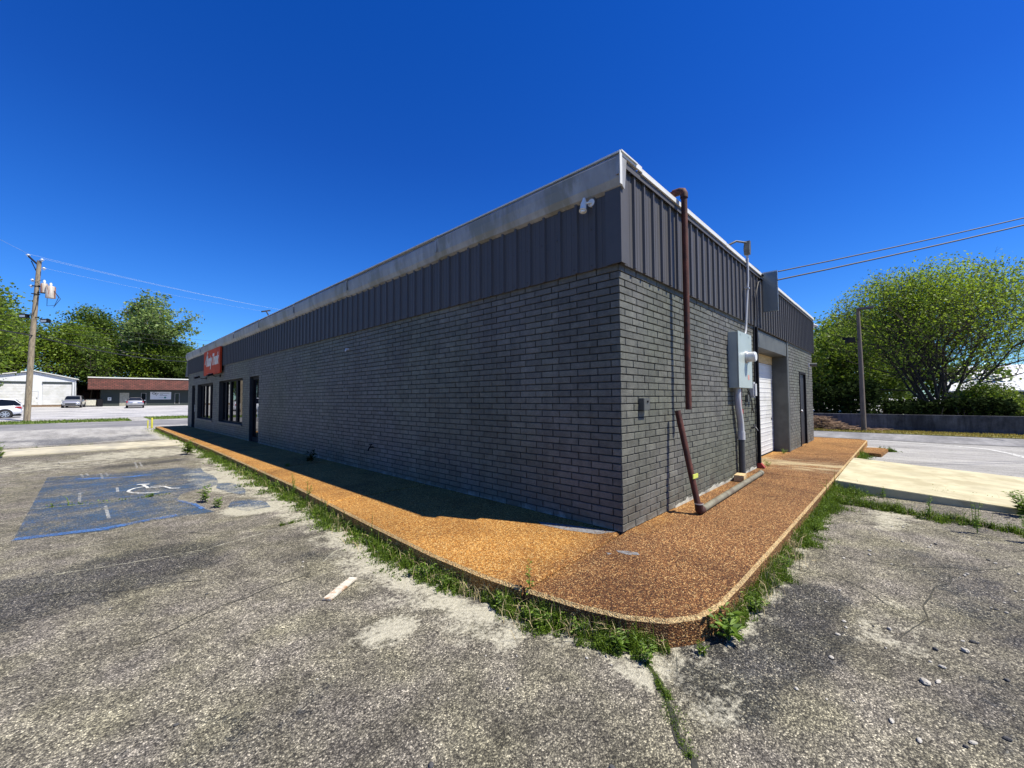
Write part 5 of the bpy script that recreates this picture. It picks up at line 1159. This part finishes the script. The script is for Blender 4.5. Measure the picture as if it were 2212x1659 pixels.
# bollards
for i, (x, y, l) in enumerate(((-1.20, 27.8, 'taller yellow bollard beyond the end of the orange walk'), (-1.36, 27.9, 'thinner yellow bollard just left of the taller one'))):
    b = MB(); r_ = (.045, .03)[i]; b.tube([(x, y, 0), (x, y, (.54, .42)[i]), (x, y, (.57, .44)[i])], [r_, r_, r_*.5], 12); tag(b.build('bollard', M['yellow'], fix=False), l, 'bollard')

# ------------------------------------------------------------------ cars
def car(name, loc, rz, label, paintm, kind):
    """built nose at +X; stations: x, z_low, z_belt, z_roof, half width, half roof width"""
    root = empty(name, loc, label, 'car', None, 0)
    if kind == 'suv': S_ = [(-2.28, .55, .98, 1.02, .70, .60), (-2.2, .38, 1.02, 1.25, .86, .66), (-1.85, .30, 1.04, 1.60, .92, .68), (-1.2, .27, 1.02, 1.68, .93, .70), (0, .27, .99, 1.69, .93, .70), (.45, .27, .98, 1.62, .93, .69), (1.15, .27, .98, 1.10, .93, .72), (1.9, .28, .92, .96, .90, .72), (2.2, .32, .78, .82, .80, .66), (2.3, .42, .62, .66, .70, .55)]
    else: S_ = [(-2.42, .50, .88, .90, .70, .60), (-2.33, .36, .96, .99, .84, .68), (-1.75, .27, .96, 1.06, .90, .66), (-1.05, .25, .94, 1.38, .91, .60), (-.3, .25, .92, 1.45, .91, .60), (.35, .25, .91, 1.41, .91, .60), (1.15, .25, .89, .98, .91, .68), (1.95, .27, .80, .85, .88, .70), (2.3, .30, .68, .70, .78, .62), (2.42, .40, .58, .60, .66, .55)]
    b = MB(); vs = []
    for x, zl, zb, zr, hw, hr in S_:
        half = [(hw*.82, zl), (hw*.97, zl+.10), (hw, (zl+zb)/2), (hw*.985, zb-.06), (hw*.94, zb), (hr+(hw*.94-hr)*.12, zr-.06 if zr-zb > .2 else zr-.005), (hr*.8, zr), (0, zr+.015)]
        ring = [(x, -a, z) for a, z in half]+[(x, a, z) for a, z in half[-2::-1]]
        vs += ring
    n = 15; fs = [(i*n+k, i*n+k+1, (i+1)*n+k+1, (i+1)*n+k) for i in range(len(S_)-1) for k in range(n-1)]
    fs += [(i*n, (i+1)*n, (i+1)*n+n-1, i*n+n-1) for i in range(len(S_)-1)]+[tuple(range(n)), tuple(range((len(S_)-1)*n, len(S_)*n))[::-1]]
    b.add(vs, fs, True); body = b.build('body', paintm, root)
    # glazing: follow belt/roof lines slightly proud
    g_ = MB(); cab = [s_ for s_ in S_ if s_[3]-s_[2] > .2]
    for sgn in (-1, 1):
        pts = []
        for s_ in cab: pts.append((s_[0], sgn*(s_[4]*.94+.004), s_[2]+.03))
        tp = [(s_[0], sgn*(s_[5]+(s_[4]*.94-s_[5])*.12+.012), s_[3]-.09) for s_ in cab]
        k = len(cab)
        g_.add(pts+tp, [(i, i+1, k+i+1, k+i) if sgn < 0 else (i, k+i, k+i+1, i+1) for i in range(k-1)])
    def screen(lo, hi):
        dx, dz = hi[0]-lo[0], hi[3]-lo[3]; L_ = math.hypot(dx, dz); sg = -1 if dx > 0 else 1; nx_, nz_ = sg*dz/L_, abs(dx)/L_
        P_ = [(lo[0]+dx*t+nx_*.028, lo[3]+dz*t+nz_*.028, lo[4]*.80*(1-t)+hi[5]*.90*t) for t in (.08, .93)]
        g_.add([(P_[0][0], -P_[0][2], P_[0][1]), (P_[0][0], P_[0][2], P_[0][1]), (P_[1][0], P_[1][2], P_[1][1]), (P_[1][0], -P_[1][2], P_[1][1])], [(0, 1, 2, 3)])
    i0 = S_.index(cab[-1]); screen(S_[i0+1], S_[i0])
    i1 = S_.index(cab[0]); i1 = i1+1 if kind == 'suv' else i1; screen(S_[i1-1], S_[i1])
    g_.build('windows', M['carglass'], root, fix=False)
    rw = .36 if kind == 'suv' else .33; hw = S_[4][4]
    for wx in (-1.38, 1.38):
        for sgn in (-1, 1):
            a = MB(); a.tube([(wx, sgn*(hw-.06), rw+.02), (wx, sgn*(hw+.004), rw+.02)], rw+.06, 20); a.build('wheel_arch', M['black'], root, fix=False)
            t = MB(); t.tube([(wx, sgn*(hw-.16), rw), (wx, sgn*(hw+.015), rw), (wx, sgn*(hw+.03), rw)], [rw, rw, rw*.93], 24); wo = t.build('wheel', M['tyre'], root, fix=False)
            q = MB(); q.tube([(wx, sgn*(hw+.03), rw), (wx, sgn*(hw+.036), rw)], rw*.2, 10)
            for k in range(7):
                an = k*2*math.pi/7; d = Vector((math.cos(an), 0, math.sin(an))); p = Vector((-math.sin(an), 0, math.cos(an)))*.035; c_ = Vector((wx, sgn*(hw+.034), rw))
                q.add([c_+d*.03+p, c_+d*.03-p, c_+d*rw*.66-p, c_+d*rw*.66+p], [(0, 1, 2, 3)])
            for k in range(20):
                a0, a1 = k*2*math.pi/20, (k+1)*2*math.pi/20; c_ = Vector((wx, sgn*(hw+.034), rw))
                q.add([c_+Vector((math.cos(t_), 0, math.sin(t_)))*r_ for t_ in (a0, a1) for r_ in (rw*.62, rw*.7)], [(0, 1, 3, 2)])
            q.build('rim', M['rim'], wo, fix=False)
    e0, e1 = S_[1], S_[-2]
    for sgn in (-1, 1):
        q = MB(); q.prism([(e0[0]-.07, e0[2]-.20), (e0[0]+.32, e0[2]-.12), (e0[0]+.30, e0[2]-.02), (e0[0]-.04, e0[2]-.02)], 1, sgn*.50, sgn*(e0[4]+.045)); q.build('tail_light', M['redlens'], root)
        q = MB(); q.prism([(e1[0]+.03, .60), (e1[0]+.07, .64), (e1[0]-.25, .80), (e1[0]-.3, .68)], 1, sgn*.46, sgn*(e1[4]+.05)); q.build('headlight', M['headlens'], root)
        q = MB(); q.box(.72, .88, min(sgn*.93, sgn*1.08), max(sgn*.93, sgn*1.08), .98, 1.12); q.build('mirror', paintm, root, bevel=.02)
    q = MB(); q.box(S_[-1][0]-.05, S_[-1][0]+.03, -.5, .5, .44, .62); q.build('grille', M['black'], root, bevel=.01)
    q = MB(); q.box(S_[0][0]-.03, S_[0][0]+.05, -.24, .24, .66, .78); q.build('number_plate', M['white'], root)
    q = MB(); q.box(-2.2, 2.2, -.8, .8, .2, .34); q.build('underbody', M['black'], root)
    for ch in root.children: ch.matrix_parent_inverse = Matrix.Identity(4)
    # children were built around the origin: shift to local coordinates
    root.location = loc; root.rotation_euler.z = rz; return root
car('parked_car', (-9.75, 52.3, .1), R(180+2), 'white sport utility car parked behind the utility pole at the left edge', M['carwhite'], 'suv')
car('parked_car', (-4.9, 81.5, .60), R(-97), 'silver sport utility car facing the road beside the white shed', M['carsilver'], 'suv')
car('parked_car', (1.1, 76.5, .52), R(86), 'silver saloon car parked nose in before the dark green office', M['carsilver'], 'saloon')
